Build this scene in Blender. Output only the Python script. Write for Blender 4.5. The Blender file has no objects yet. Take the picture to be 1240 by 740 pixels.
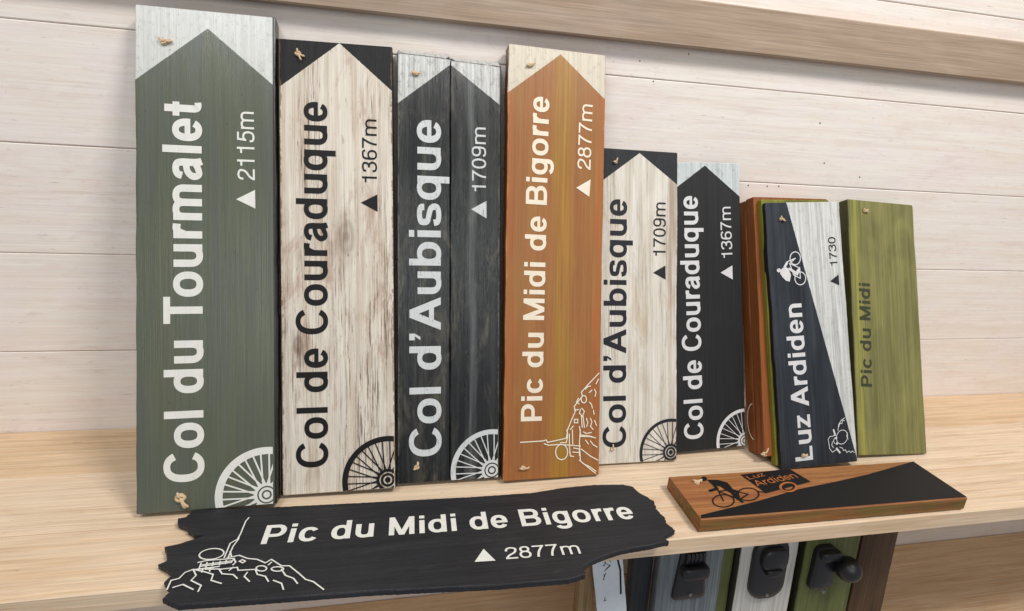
import bpy, bmesh, math, random
from mathutils import Vector, Matrix, noise

# ------------------------------------------------------------------ camera, world, lamps, exposure
scene = bpy.context.scene
col = scene.collection
cam_d = bpy.data.cameras.new('camera'); cam = bpy.data.objects.new('camera', cam_d); col.objects.link(cam)
cam_d.sensor_width = 36.0; cam_d.lens = 36.0 * 656.0 / 1240.0
cam_d.clip_start = 0.01; cam_d.clip_end = 50
_r = Vector((0.97894292, -0.19327887, 0.06568135)); _u = Vector((-0.00176871, 0.31371273, 0.9495163)); _f = Vector((0.20412651, 0.92963843, -0.306765))
cam.matrix_world = Matrix(((_r.x, _u.x, -_f.x, 0), (_r.y, _u.y, -_f.y, 0), (_r.z, _u.z, -_f.z, 0.48618), (0, 0, 0, 1)))
scene.camera = cam

world = bpy.data.worlds.new('World'); scene.world = world; world.use_nodes = True
world.node_tree.nodes['Background'].inputs[0].default_value = (0.93, 0.95, 1.0, 1)
world.node_tree.nodes['Background'].inputs[1].default_value = 0.33

def area(name, loc, target, sx, sy, power, color):
    l = bpy.data.lights.new(name, 'AREA'); l.shape = 'RECTANGLE'; l.size = sx; l.size_y = sy; l.energy = power; l.color = color
    o = bpy.data.objects.new(name, l); col.objects.link(o); o.location = loc
    o.rotation_euler = (Vector(target) - Vector(loc)).to_track_quat('-Z', 'Y').to_euler()
    return o
area('ceiling_lamp', (1.1, -0.35, 2.2), (0.3, 0.75, 0.2), 0.55, 0.4, 40, (1.0, 0.965, 0.92))
area('ceiling_lamp', (-0.8, -0.45, 2.3), (0.2, 0.7, 0.2), 0.8, 0.6, 21, (0.95, 0.98, 1.0))
area('shop_window_light', (0.1, -1.4, 1.1), (0.1, 0.7, 0.35), 1.7, 0.85, 11, (0.97, 1.0, 0.98))

vs = scene.view_settings
vs.view_transform = 'Standard'; vs.look = 'None'; vs.gamma = 1; vs.exposure = -0.12; vs.use_curve_mapping = False

# ------------------------------------------------------------------ materials
def lin(c):
    return tuple((v / 255 / 12.92 if v / 255 <= 0.04045 else ((v / 255 + 0.055) / 1.055) ** 2.4) for v in c) + (1,)

class G:
    def __init__(s, name):
        s.m = bpy.data.materials.new(name); s.m.use_nodes = True; s.t = s.m.node_tree
        s.b = s.t.nodes['Principled BSDF']; s.co = s.t.nodes.new('ShaderNodeTexCoord')
    def set(s, inp, v):
        if isinstance(v, bpy.types.NodeSocket): s.t.links.new(v, inp)
        else: inp.default_value = v
    def math(s, op, a, b=0.0, c=None, clamp=False):
        n = s.t.nodes.new('ShaderNodeMath'); n.operation = op; n.use_clamp = clamp
        s.set(n.inputs[0], a); s.set(n.inputs[1], b)
        if c is not None: s.set(n.inputs[2], c)
        return n.outputs[0]
    def noise(s, scale, seed=0.0, detail=4, rough=0.6, dist=0.0):
        mp = s.t.nodes.new('ShaderNodeMapping'); s.t.links.new(s.co.outputs['Object'], mp.inputs[0])
        mp.inputs['Scale'].default_value = scale; mp.inputs['Location'].default_value = (seed * 7.3, seed * 3.1, seed * 5.7)
        n = s.t.nodes.new('ShaderNodeTexNoise'); s.t.links.new(mp.outputs[0], n.inputs['Vector'])
        n.inputs['Scale'].default_value = 1; n.inputs['Detail'].default_value = detail; n.inputs['Roughness'].default_value = rough
        n.inputs['Distortion'].default_value = dist
        return n.outputs[0]
    def ramp(s, v, lo, hi):
        n = s.t.nodes.new('ShaderNodeMapRange'); n.interpolation_type = 'SMOOTHSTEP'
        s.set(n.inputs[0], v); n.inputs[1].default_value = lo; n.inputs[2].default_value = hi
        return n.outputs[0]
    def mix(s, f, a, b, mode='MIX'):
        n = s.t.nodes.new('ShaderNodeMix'); n.data_type = 'RGBA'; n.blend_type = mode
        s.set(n.inputs[0], f); s.set(n.inputs[6], a); s.set(n.inputs[7], b)
        return n.outputs[2]
    def xyz(s):
        n = s.t.nodes.new('ShaderNodeSeparateXYZ'); s.t.links.new(s.co.outputs['Object'], n.inputs[0]); return n.outputs
    def bump(s, h, strength, dist=0.001):
        n = s.t.nodes.new('ShaderNodeBump'); s.set(n.inputs['Height'], h); n.inputs['Strength'].default_value = strength
        n.inputs['Distance'].default_value = dist; s.t.links.new(n.outputs[0], s.b.inputs['Normal'])

def axis_scale(axis, long_, cross):
    v = [cross, cross, cross]; v['XYZ'.index(axis)] = long_; return tuple(v)

def wood(name, base, c2=None, c3=None, seed=0.0, axis='Z', scratch=None, scratch_amt=0.5, fine=0.16, rough=0.5, bump=0.35,
         f2=0.6, f3=0.5, side=None, arrow=None, corner=None, corner2=None, diag=None, stripes=(), speck=None, knot=None, knots=0, chamfer_tip=None, spec=0.3, side_y=0.0016, face_x=None, patch=None, patch_amt=0.5, edge=None, flatw=False):
    g = G(name)
    grain = g.noise(axis_scale(axis, 9, 620), seed, 3, 0.6)
    broad = g.noise(axis_scale(axis, 3.2, 75), seed + 1, 4, 0.6, 0.4)
    blot = g.noise(axis_scale(axis, 8, 22), seed + 2, 3, 0.55, 0.6)
    c = lin(base)
    mid = g.noise(axis_scale(axis, 5, 260), seed + 21, 5, 0.72)
    if c2: c = g.mix(g.math('MULTIPLY', g.ramp(broad, 0.42, 0.66), f2), c, lin(c2))
    if c3: c = g.mix(g.math('MULTIPLY', g.ramp(blot, 0.45, 0.68), f3), c, lin(c3))
    if patch:
        f = g.ramp(g.noise(axis_scale(axis, 11, 34), seed + 17, 7, 0.72, 0.8), 0.50, 0.68)
        c = g.mix(g.math('MULTIPLY', f, patch_amt), c, lin(patch))
        f = g.ramp(g.noise(axis_scale(axis, 60, 190), seed + 18, 5, 0.75), 0.60, 0.70)
        c = g.mix(g.math('MULTIPLY', f, patch_amt * 0.7), c, lin([v * 0.82 for v in patch]))
    X, Y, Z = g.xyz()[0], g.xyz()[1], g.xyz()[2]
    L = {'X': X, 'Z': Z}[axis]; W = {'X': (Y if flatw else Z), 'Z': X}[axis]
    for (x0, wd, colr, amt) in stripes:      # long soft streaks of another stain
        wob = g.math('MULTIPLY', g.math('SUBTRACT', g.noise(axis_scale(axis, 5, 5), seed + 9, 2), 0.5), 0.03)
        d = g.math('ABSOLUTE', g.math('SUBTRACT', g.math('ADD', W, wob), x0))
        f = g.math('MULTIPLY', g.math('SUBTRACT', 1.0, g.ramp(d, 0.0, wd)), amt)
        f = g.math('MULTIPLY', f, g.ramp(g.noise(axis_scale(axis, 4, 160), seed + 4, 3), 0.3, 0.6))
        c = g.mix(f, c, lin(colr))
    if scratch:
        f = g.math('MULTIPLY', g.ramp(g.noise(axis_scale(axis, 12, 420), seed + 5, 5, 0.78), 0.50, 0.62), g.ramp(g.noise(axis_scale(axis, 4.5, 26), seed + 6, 4), 0.42, 0.62))
        c = g.mix(g.math('MULTIPLY', f, scratch_amt), c, lin(scratch))
        f = g.ramp(g.noise(axis_scale(axis, 28, 300), seed + 7, 4, 0.7), 0.66, 0.73)
        c = g.mix(g.math('MULTIPLY', f, min(1.0, scratch_amt * 1.4)), c, lin([v * 0.55 for v in scratch]))
    if knot:                                  # (w, l, radius) rings of a knot
        for (kw, kl, kr) in knot:
            dw = g.math('SUBTRACT', W, kw); dl = g.math('MULTIPLY', g.math('SUBTRACT', L, kl), 0.45)
            d = g.math('SQRT', g.math('ADD', g.math('MULTIPLY', dw, dw), g.math('MULTIPLY', dl, dl)))
            d = g.math('ADD', d, g.math('MULTIPLY', g.math('SUBTRACT', blot, 0.5), 0.02))
            ring = g.math('ADD', g.math('MULTIPLY', g.math('SINE', g.math('MULTIPLY', d, 900.0)), 0.5), 0.5)
            f = g.math('MULTIPLY', g.math('SUBTRACT', 1.0, g.ramp(d, 0.0, kr)), g.math('ADD', g.math('MULTIPLY', ring, 0.35), 0.4))
            c = g.mix(g.math('MULTIPLY', f, 0.8), c, lin(scratch or c2))
    if arrow or diag:
        wob = g.math('MULTIPLY', g.math('SUBTRACT', g.noise((500, 500, 160), seed + 8, 3, 0.7), 0.5), 0.0016)
        if arrow:
            x0, z0, kl, kr = arrow
            dl = g.math('MULTIPLY', g.math('MAXIMUM', g.math('SUBTRACT', x0, X), 0.0), kl)
            dr = g.math('MULTIPLY', g.math('MAXIMUM', g.math('SUBTRACT', X, x0), 0.0), kr)
            v = g.math('SUBTRACT', g.math('ADD', g.math('ADD', Z, dl), g.math('ADD', dr, wob)), z0)
        else:
            (xa, za), (xb, zb) = diag
            k = (xb - xa) / (za - zb)
            v = g.math('SUBTRACT', g.math('ADD', X, wob), g.math('MULTIPLY_ADD', Z, -k, xa + k * za))
        f = g.ramp(v, -0.0002, 0.0002)
        if chamfer_tip:
            d = g.math('ABSOLUTE', g.math('SUBTRACT', X, chamfer_tip[0]))
            t = g.math('LESS_THAN', g.math('ADD', d, g.math('MULTIPLY', g.math('SUBTRACT', Z, chamfer_tip[1]), 0.9)), 0.0075)
            up = g.math('GREATER_THAN', Z, chamfer_tip[1])
            f = g.math('MULTIPLY', f, g.math('SUBTRACT', 1.0, g.math('MULTIPLY', t, up)))
        cc = lin(corner)
        if corner2:
            ff = g.math('MULTIPLY', g.ramp(g.noise((150, 150, 95), seed + 11, 6, 0.78), 0.50, 0.66), 0.75)
            cc = g.mix(ff, cc, lin(corner2))
            ff = g.ramp(g.noise((420, 420, 260), seed + 12, 4, 0.7), 0.70, 0.74)
            cc = g.mix(g.math('MULTIPLY', ff, 0.8), cc, lin([v * 0.4 for v in corner2]))
        c = g.mix(f, c, cc)
    if chamfer_tip:
        dz = g.math('ABSOLUTE', g.math('SUBTRACT', g.math('ADD', Z, g.math('MULTIPLY', X, 0.055)), chamfer_tip[1] + 0.004))
        f = g.math('MULTIPLY', g.math('SUBTRACT', 1.0, g.ramp(dz, 0.0005, 0.0016)), g.ramp(g.noise((160, 160, 500), seed + 15, 4, 0.7), 0.42, 0.5))
        c = g.mix(f, c, lin((34, 34, 36)))
    if edge:
        ew, ecol, eamt = edge
        dx = g.math('MINIMUM', g.math('ABSOLUTE', X), g.math('ABSOLUTE', g.math('SUBTRACT', X, ew)))
        dx = g.math('SUBTRACT', dx, g.math('MULTIPLY', g.math('SUBTRACT', g.noise((140, 140, 60), seed + 19, 5, 0.7), 0.47), 0.012))
        f = g.math('MULTIPLY', g.math('SUBTRACT', 1.0, g.ramp(dx, 0.0002, 0.0009)), eamt)
        c = g.mix(f, c, lin(ecol))
    if side:
        f = g.math('GREATER_THAN', Y, side_y)
        if face_x:
            f = g.math('MAXIMUM', f, g.math('MAXIMUM', g.math('LESS_THAN', X, face_x[0]), g.math('GREATER_THAN', X, face_x[1])))
        sc = g.mix(g.ramp(broad, 0.4, 0.7), lin(side), lin([min(255, v * 1.25 + 6) for v in side]))
        c = g.mix(f, c, sc)
    if speck:
        f = g.ramp(g.noise((330, 330, 230), seed + 13, 2, 0.5), 0.745, 0.765)
        c = g.mix(g.math('MULTIPLY', f, 0.7), c, lin(speck))
    c = g.mix(1.0, c, g.mix(g.ramp(grain, 0.3, 0.7), (1 - fine,) * 3 + (1,), (1 + fine * 0.5,) * 3 + (1,)), 'MULTIPLY')
    c = g.mix(1.0, c, g.mix(g.ramp(mid, 0.36, 0.62), (1 - fine * 1.3,) * 3 + (1,), (1 + fine * 0.35,) * 3 + (1,)), 'MULTIPLY')
    g.set(g.b.inputs['Base Color'], c)
    g.set(g.b.inputs['Roughness'], g.math('MULTIPLY_ADD', broad, 0.25, rough - 0.12))
    g.b.inputs['Specular IOR Level'].default_value = spec
    g.bump(g.math('ADD', g.math('MULTIPLY', grain, 0.5), g.math('ADD', g.math('MULTIPLY', mid, 0.9), g.math('MULTIPLY', broad, 0.7))), min(1.0, bump * 1.7), 0.0014)
    return g.m

def paint(name, colr, wear=None, lo=0.66, hi=0.72, rough=0.55, amt=0.8, seed=3.0, axis='Z'):
    g = G(name); c = lin(colr)
    st = g.noise(axis_scale(axis, 7, 300), seed + 5, 5, 0.75)
    c = g.mix(g.math('MULTIPLY', g.ramp(st, 0.5, 0.7), 0.16), c, lin([v * 0.7 for v in colr]))
    c = g.mix(g.math('MULTIPLY', g.ramp(g.noise((90, 90, 90), seed, 4, 0.65), 0.35, 0.7), 0.22), c, lin([v * 0.86 for v in colr]))
    if wear:
        f = g.ramp(g.noise((420, 420, 260), seed + 2, 5, 0.7), lo, hi)
        c = g.mix(g.math('MULTIPLY', f, amt), c, lin(wear))
        f = g.ramp(g.noise(axis_scale(axis, 40, 330), seed + 4, 5, 0.75), lo - 0.02, hi)
        c = g.mix(g.math('MULTIPLY', f, amt * 0.7), c, lin(wear))
    g.set(g.b.inputs['Base Color'], c); g.b.inputs['Roughness'].default_value = rough; g.b.inputs['Specular IOR Level'].default_value = 0.25
    g.bump(g.noise((700, 700, 200), seed, 3), 0.15, 0.0005)
    return g.m

def plain(name, colr, rough=0.5, metal=0.0, var=0.25, scale=160, bump=0.1, spec=0.5):
    g = G(name)
    c = g.mix(g.noise((scale,) * 3, 1.0, 4), lin([v * (1 - var) for v in colr]), lin([min(255, v * (1 + var)) for v in colr]))
    g.set(g.b.inputs['Base Color'], c); g.b.inputs['Roughness'].default_value = rough; g.b.inputs['Metallic'].default_value = metal
    g.b.inputs['Specular IOR Level'].default_value = spec
    g.bump(g.noise((scale * 3,) * 3, 2.0, 3), bump, 0.0006)
    return g.m

# ------------------------------------------------------------------ mesh helpers
def obj(name, bm, mat, parent=None, smooth=False):
    me = bpy.data.meshes.new(name); bm.normal_update(); bm.to_mesh(me); bm.free()
    o = bpy.data.objects.new(name, me); col.objects.link(o)
    if mat: me.materials.append(mat)
    if smooth:
        for p in me.polygons: p.use_smooth = True
    if parent: o.parent = parent
    return o

def thing(name, label, cat, mw, group=None):
    o = bpy.data.objects.new(name, None); o.empty_display_size = 0.05; col.objects.link(o); o.matrix_world = mw
    o['label'] = label; o['category'] = cat
    if group: o['group'] = group
    return o

def plank_bm(x0, x1, h, T, bv=0.0018, seed=0.0, z0=0.0, jit=0.0005, wavy_left=0.0, chamfer=0.0, segs=48, y0=0.0, notch=()):
    """upright board: front face at y=y0, back at y0+T, rounded arrises, slightly uneven edges"""
    bm = bmesh.new(); rings = []
    zs = [z0 + 0.0, z0 + bv * 0.4, z0 + bv] + [z0 + bv + (h - 2 * bv - z0) * i / segs for i in range(1, segs)] + [h - bv, h - bv * 0.4, h]
    def n1(z, k): return noise.noise(Vector((z * 18, k * 3.7, seed * 9.1))) * jit * 2 + noise.noise(Vector((z * 90, k * 5.1, seed * 4.3))) * jit
    for i, z in enumerate(zs):
        ins = bv if i in (0, len(zs) - 1) else (bv * 0.35 if i in (1, len(zs) - 2) else 0)
        a = x0 + ins + n1(z, 1); b = x1 - ins + n1(z, 2); f = y0 + ins; k = y0 + T - ins
        if wavy_left:
            a += wavy_left * (noise.noise(Vector((z * 14, 1.3, seed))) + 0.5 * noise.noise(Vector((z * 45, 2.3, seed))))
        zz = z
        if chamfer and i >= len(zs) - 3:
            f = y0 + ins + chamfer * (i - (len(zs) - 3)) / 2.0; zz = h - chamfer + chamfer * (i - (len(zs) - 3)) / 2.0
        if i in (0, 1, len(zs) - 2, len(zs) - 1): zz += 0
        pts = [(a + bv, f), (b - bv, f), (b - bv * 0.3, f + bv * 0.3), (b, f + bv), (b, k - bv), (b - bv, k), (a + bv, k), (a, k - bv), (a, f + bv), (a + bv * 0.3, f + bv * 0.3)]
        tilt = 0.0
        if i >= len(zs) - 3: tilt = n1(seed, 7) * 2
        rings.append([bm.verts.new((px, py, zz + tilt * (px - x0) / max(1e-4, x1 - x0))) for px, py in pts])
    n = 10
    for r0, r1 in zip(rings, rings[1:]):
        for j in range(n): bm.faces.new((r0[j], r0[(j + 1) % n], r1[(j + 1) % n], r1[j]))
    bm.faces.new(rings[0][::-1]); bm.faces.new(rings[-1])
    return bm

def hplank_bm(x0, x1, y0, y1, z0, z1, bv=0.0015, segs=24, jit=0.0):
    """long board along x with bevelled long edges"""
    bm = bmesh.new(); rings = []
    for i in range(segs + 1):
        x = x0 + (x1 - x0) * i / segs; j = noise.noise(Vector((x * 3, z0 * 11, y0 * 7))) * jit
        pts = [(y0 + bv, z0), (y1 - bv, z0), (y1, z0 + bv), (y1, z1 - bv), (y1 - bv, z1), (y0 + bv, z1), (y0, z1 - bv), (y0, z0 + bv)]
        rings.append([bm.verts.new((x, py + j, pz + j)) for py, pz in pts])
    for a, b in zip(rings, rings[1:]):
        for j in range(8): bm.faces.new((a[j], a[(j + 1) % 8], b[(j + 1) % 8], b[j]))
    bm.faces.new(rings[0][::-1]); bm.faces.new(rings[-1])
    bmesh.ops.recalc_face_normals(bm, faces=bm.faces)
    return bm

def tube_bm(bm, pts, r, n=7, taper=None):
    pts = [Vector(p) for p in pts]; rings = []
    for i, p in enumerate(pts):
        t = (pts[min(i + 1, len(pts) - 1)] - pts[max(i - 1, 0)]).normalized()
        a = t.cross(Vector((0.3, 0.9, 0.31))).normalized(); b = t.cross(a)
        rr = r * (taper[i] if taper else 1)
        rings.append([bm.verts.new(p + (a * math.cos(q) + b * math.sin(q)) * rr) for q in [2 * math.pi * k / n for k in range(n)]])
    for a, b in zip(rings, rings[1:]):
        for j in range(n): bm.faces.new((a[j], a[(j + 1) % n], b[(j + 1) % n], b[j]))
    bm.faces.new(rings[0][::-1]); bm.faces.new(rings[-1])

def clip(poly, rect):
    x0, y0, x1, y1 = rect
    for (ax, lim, sg) in ((0, x0, 1), (0, x1, -1), (1, y0, 1), (1, y1, -1)):
        out = []
        for i in range(len(poly)):
            p, q = poly[i - 1], poly[i]; dp = (p[ax] - lim) * sg; dq = (q[ax] - lim) * sg
            if (dp >= 0) != (dq >= 0):
                t = dp / (dp - dq); out.append((p[0] + (q[0] - p[0]) * t, p[1] + (q[1] - p[1]) * t))
            if dq >= 0: out.append(q)
        poly = out
        if len(poly) < 3: return []
    return poly

class Decal:
    """flat print: sheets of paint lying on a board face. mapf(u, v, lift) -> local xyz"""
    def __init__(s, mapf, rect): s.bm = bmesh.new(); s.m = mapf; s.rect = rect; s.k = 0
    def poly(s, pts):
        p = clip(list(pts), s.rect)
        if len(p) < 3: return
        lift = 0.00025 + s.k * 0.0000025
        ar = sum(p[i - 1][0] * p[i][1] - p[i][0] * p[i - 1][1] for i in range(len(p)))
        if abs(ar) < 1e-10: return
        if ar < 0: p = p[::-1]
        vs_ = [s.m(a, b, lift) for a, b in p]
        try: s.bm.faces.new([s.bm.verts.new(v) for v in vs_])
        except ValueError: pass
    def ribbon(s, pts, a, b=None, M=None, closed=False):
        b = a if b is None else b; n = len(pts); L = []; R_ = []
        for i in range(n):
            if closed: p, q = pts[i - 1 if i else n - 2], pts[(i + 1) if i < n - 1 else 1]
            else: p, q = pts[max(i - 1, 0)], pts[min(i + 1, n - 1)]
            tx, ty = q[0] - p[0], q[1] - p[1]; d = math.hypot(tx, ty) or 1; nx, ny = -ty / d, tx / d
            L.append((pts[i][0] + nx * a, pts[i][1] + ny * b)); R_.append((pts[i][0] - nx * a, pts[i][1] - ny * b))
        if M: L = [M(*v) for v in L]; R_ = [M(*v) for v in R_]
        for i in range(n - 1): s.poly([L[i], R_[i], R_[i + 1], L[i + 1]])
        s.k += 1
    def strokes(s, pts, w):
        for i in range(len(pts) - 1):
            p, q = pts[i], pts[i + 1]; d = math.hypot(q[0] - p[0], q[1] - p[1])
            if d < 1e-6: continue
            ex, ey = (q[0] - p[0]) / d * w * 0.4, (q[1] - p[1]) / d * w * 0.4
            s.ribbon([(p[0] - ex, p[1] - ey), (q[0] + ex, q[1] + ey)], w / 2)
    def flat(s, pts):
        """simple polygon, may be concave"""
        from mathutils.geometry import tessellate_polygon
        tri = tessellate_polygon([[Vector((a, b, 0)) for a, b in pts]])
        for t in tri: s.poly([pts[i] for i in t])
        s.k += 1

# ------------------------------------------------------------------ hand-drawn grotesque lettering (strokes with an elliptical pen)
X_, C_, OV = 0.53, 0.72, 0.012
def se(cx, cy, rx, ry, a0, a1, n=28, e=2.3):
    out = []
    for i in range(n + 1):
        t = math.radians(a0 + (a1 - a0) * i / n); c, s = math.cos(t), math.sin(t)
        out.append((cx + rx * math.copysign(abs(c) ** (2 / e), c), cy + ry * math.copysign(abs(s) ** (2 / e), s)))
    return out
def spl(pts, n=7):
    out = []
    for i in range(len(pts) - 1):
        p0, p1, p2, p3 = pts[max(i - 1, 0)], pts[i], pts[i + 1], pts[min(i + 2, len(pts) - 1)]
        for k in range(n):
            t = k / n
            out.append(tuple(0.5 * (2 * p1[j] + (p2[j] - p0[j]) * t + (2 * p0[j] - 5 * p1[j] + 4 * p2[j] - p3[j]) * t * t + (3 * p1[j] - p0[j] - 3 * p2[j] + p3[j]) * t ** 3) for j in (0, 1)))
    return out + [pts[-1]]
def pg(x0, y0, x1, y1, hw): return [(x0 - hw, y0), (x0 + hw, y0), (x1 + hw, y1), (x1 - hw, y1)]
def bar(x0, x1, y, b): return [(x0, y - b), (x1, y - b), (x1, y + b), (x0, y + b)]
def glyph(ch, a, b):
    R, Q = [], []      # ribbons, quads
    def rb(p, closed=False, aa=None, bb=None): R.append((p, closed, aa or a, bb or b))
    def stem(x, y0, y1): Q.append([(x - a, y0), (x + a, y0), (x + a, y1), (x - a, y1)])
    def bowl(x0, x1, y0, y1, a0=0, a1=360):
        rb(se((x0 + x1) / 2, (y0 + y1) / 2, (x1 - x0) / 2 - a, (y1 - y0) / 2 - b, a0, a1), a1 - a0 == 360)
    adv = 0.556
    if ch == ' ': adv = 0.278
    elif ch == 'o': adv = 0.611; bowl(0.035, 0.576, -OV, X_ + OV)
    elif ch == 'l': adv = 0.278; stem(0.139, 0, C_)
    elif ch == 'i': adv = 0.278; stem(0.139, 0, X_); Q.append(bar(0.139 - a, 0.139 + a, C_ - b * 1.0, b * 1.05))
    elif ch in 'dq': adv = 0.611; stem(0.545 - a, 0 if ch == 'd' else -0.2, C_ if ch == 'd' else X_); bowl(0.035, 0.545, -OV, X_ + OV)
    elif ch == 'b': adv = 0.611; stem(0.066 + a, 0, C_); bowl(0.066, 0.576, -OV, X_ + OV)
    elif ch == 'g':
        adv = 0.611; bowl(0.035, 0.545, 0.0, X_ + OV)
        stem(0.545 - a, -0.02, X_); rb([(0.545 - a, 0.0)] + se(0.30, -0.03, 0.245 - a, 0.185 - b, 0, -165, 20))
    elif ch == 'u': adv = 0.611; xl, xr = 0.062 + a, 0.549 - a; stem(xr, 0, X_); rb([(xl, X_), (xl, 0.3)] + se((xl + xr) / 2, 0.22, (xr - xl) / 2, 0.22 + OV - b, 180, 360, 20))
    elif ch == 'n': adv = 0.611; xl, xr = 0.062 + a, 0.549 - a; stem(xl, 0, X_); rb(se((xl + xr) / 2, X_ - 0.22, (xr - xl) / 2, 0.22 + OV - b, 180, 0, 20) + [(xr, 0.2), (xr, 0)])
    elif ch == 'm':
        adv = 0.889; xs = [0.062 + a, 0.4445, 0.827 - a]; stem(xs[0], 0, X_)
        for p, q in ((0, 1), (1, 2)): rb(se((xs[p] + xs[q]) / 2, X_ - 0.19, (xs[q] - xs[p]) / 2, 0.19 + OV - b, 180, 0, 18) + [(xs[q], 0.2), (xs[q], 0)])
    elif ch == 'r': adv = 0.389; stem(0.062 + a, 0, X_); rb(spl([(0.062 + a, 0.30), (0.155 + a * 0.6, 0.43), (0.27, X_ + OV - b * 1.15), (0.375, X_ + OV - b * 1.25)]), False, a * 0.95, b * 1.15)
    elif ch == 't': adv = 0.333; x = 0.10 + a; rb([(x, 0.68), (x, 0.3), (x, 0.16)] + spl([(x, 0.13), (x + 0.02, b + 0.015), (x + 0.07, b - 0.002), (0.318, b + 0.003)])); Q.append(bar(0.012, 0.316, X_ - b, b))
    elif ch == 'a':
        x = 0.495 - a
        rb(spl([(0.052 + a, 0.365), (0.085 + a, 0.445), (0.27, X_ + OV - b), (x - 0.03, 0.455), (x, 0.36), (x, 0.25), (x, 0.14), (x + 0.012, 0.05), (x + 0.03, 0.0)]))
        rb(spl([(x, 0.30), (x - 0.07, 0.29), (0.20, 0.255), (0.035 + a, 0.155), (0.16, b - OV + 0.004), (0.29, b + 0.01), (x - 0.01, 0.135), (x, 0.20)]), False, a * 0.95, b * 0.95)
    elif ch == 'e': rb(se(0.278, X_ / 2, 0.243 - a, X_ / 2 + OV - b, -3, 327, 30)); Q.append(bar(0.04 + a * 0.8, 0.521 - a * 0.05, X_ / 2 - 0.005, b * 0.85))
    elif ch == 's': k = (a - 0.04) * 0.4; rb(spl([(0.505 - a, 0.375), (0.43 - k, 0.46), (0.275, X_ + OV - b), (0.12 + k, 0.455), (0.04 + a, 0.375), (0.14, 0.30), (0.275, 0.268), (0.42 - k, 0.225), (0.52 - a, 0.15), (0.43 - k, 0.07), (0.275, b - OV), (0.12 + k, 0.068), (0.03 + a, 0.16)]), False, a * 0.95, b)
    elif ch == 'c': rb(se(0.288, X_ / 2, 0.253 - a, X_ / 2 + OV - b, 34, 326, 28))
    elif ch == 'C': adv = 0.722; rb(se(0.37, C_ / 2, 0.328 - a, C_ / 2 + OV * 1.3 - b, 31, 329, 32))
    elif ch == 'z': adv = 0.5; Q.append(bar(0.03, 0.47, X_ - b, b)); Q.append(bar(0.02, 0.48, b, b)); Q.append(pg(0.02 + a * 1.1, b, 0.47 - a * 1.1, X_ - b, a * 1.1))
    elif ch == 'T': adv = 0.611; stem(0.3055, 0, C_ - b); Q.append(bar(0.018, 0.593, C_ - b, b))
    elif ch == 'L': adv = 0.611; stem(0.075 + a, 0, C_); Q.append(bar(0.075, 0.575, b, b))
    elif ch == 'P': adv = 0.667; stem(0.07 + a, 0, C_); y0, y1 = 0.25, C_; rb([(0.07 + a, y1 - b), (0.36, y1 - b)] + se(0.38, (y0 + y1) / 2, 0.625 - 0.38 - a, (y1 - y0) / 2 - b, 88, -88, 18, 2.1) + [(0.36, y0 + b), (0.07 + a, y0 + b)])
    elif ch == 'B':
        adv = 0.722; stem(0.07 + a, 0, C_)
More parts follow.
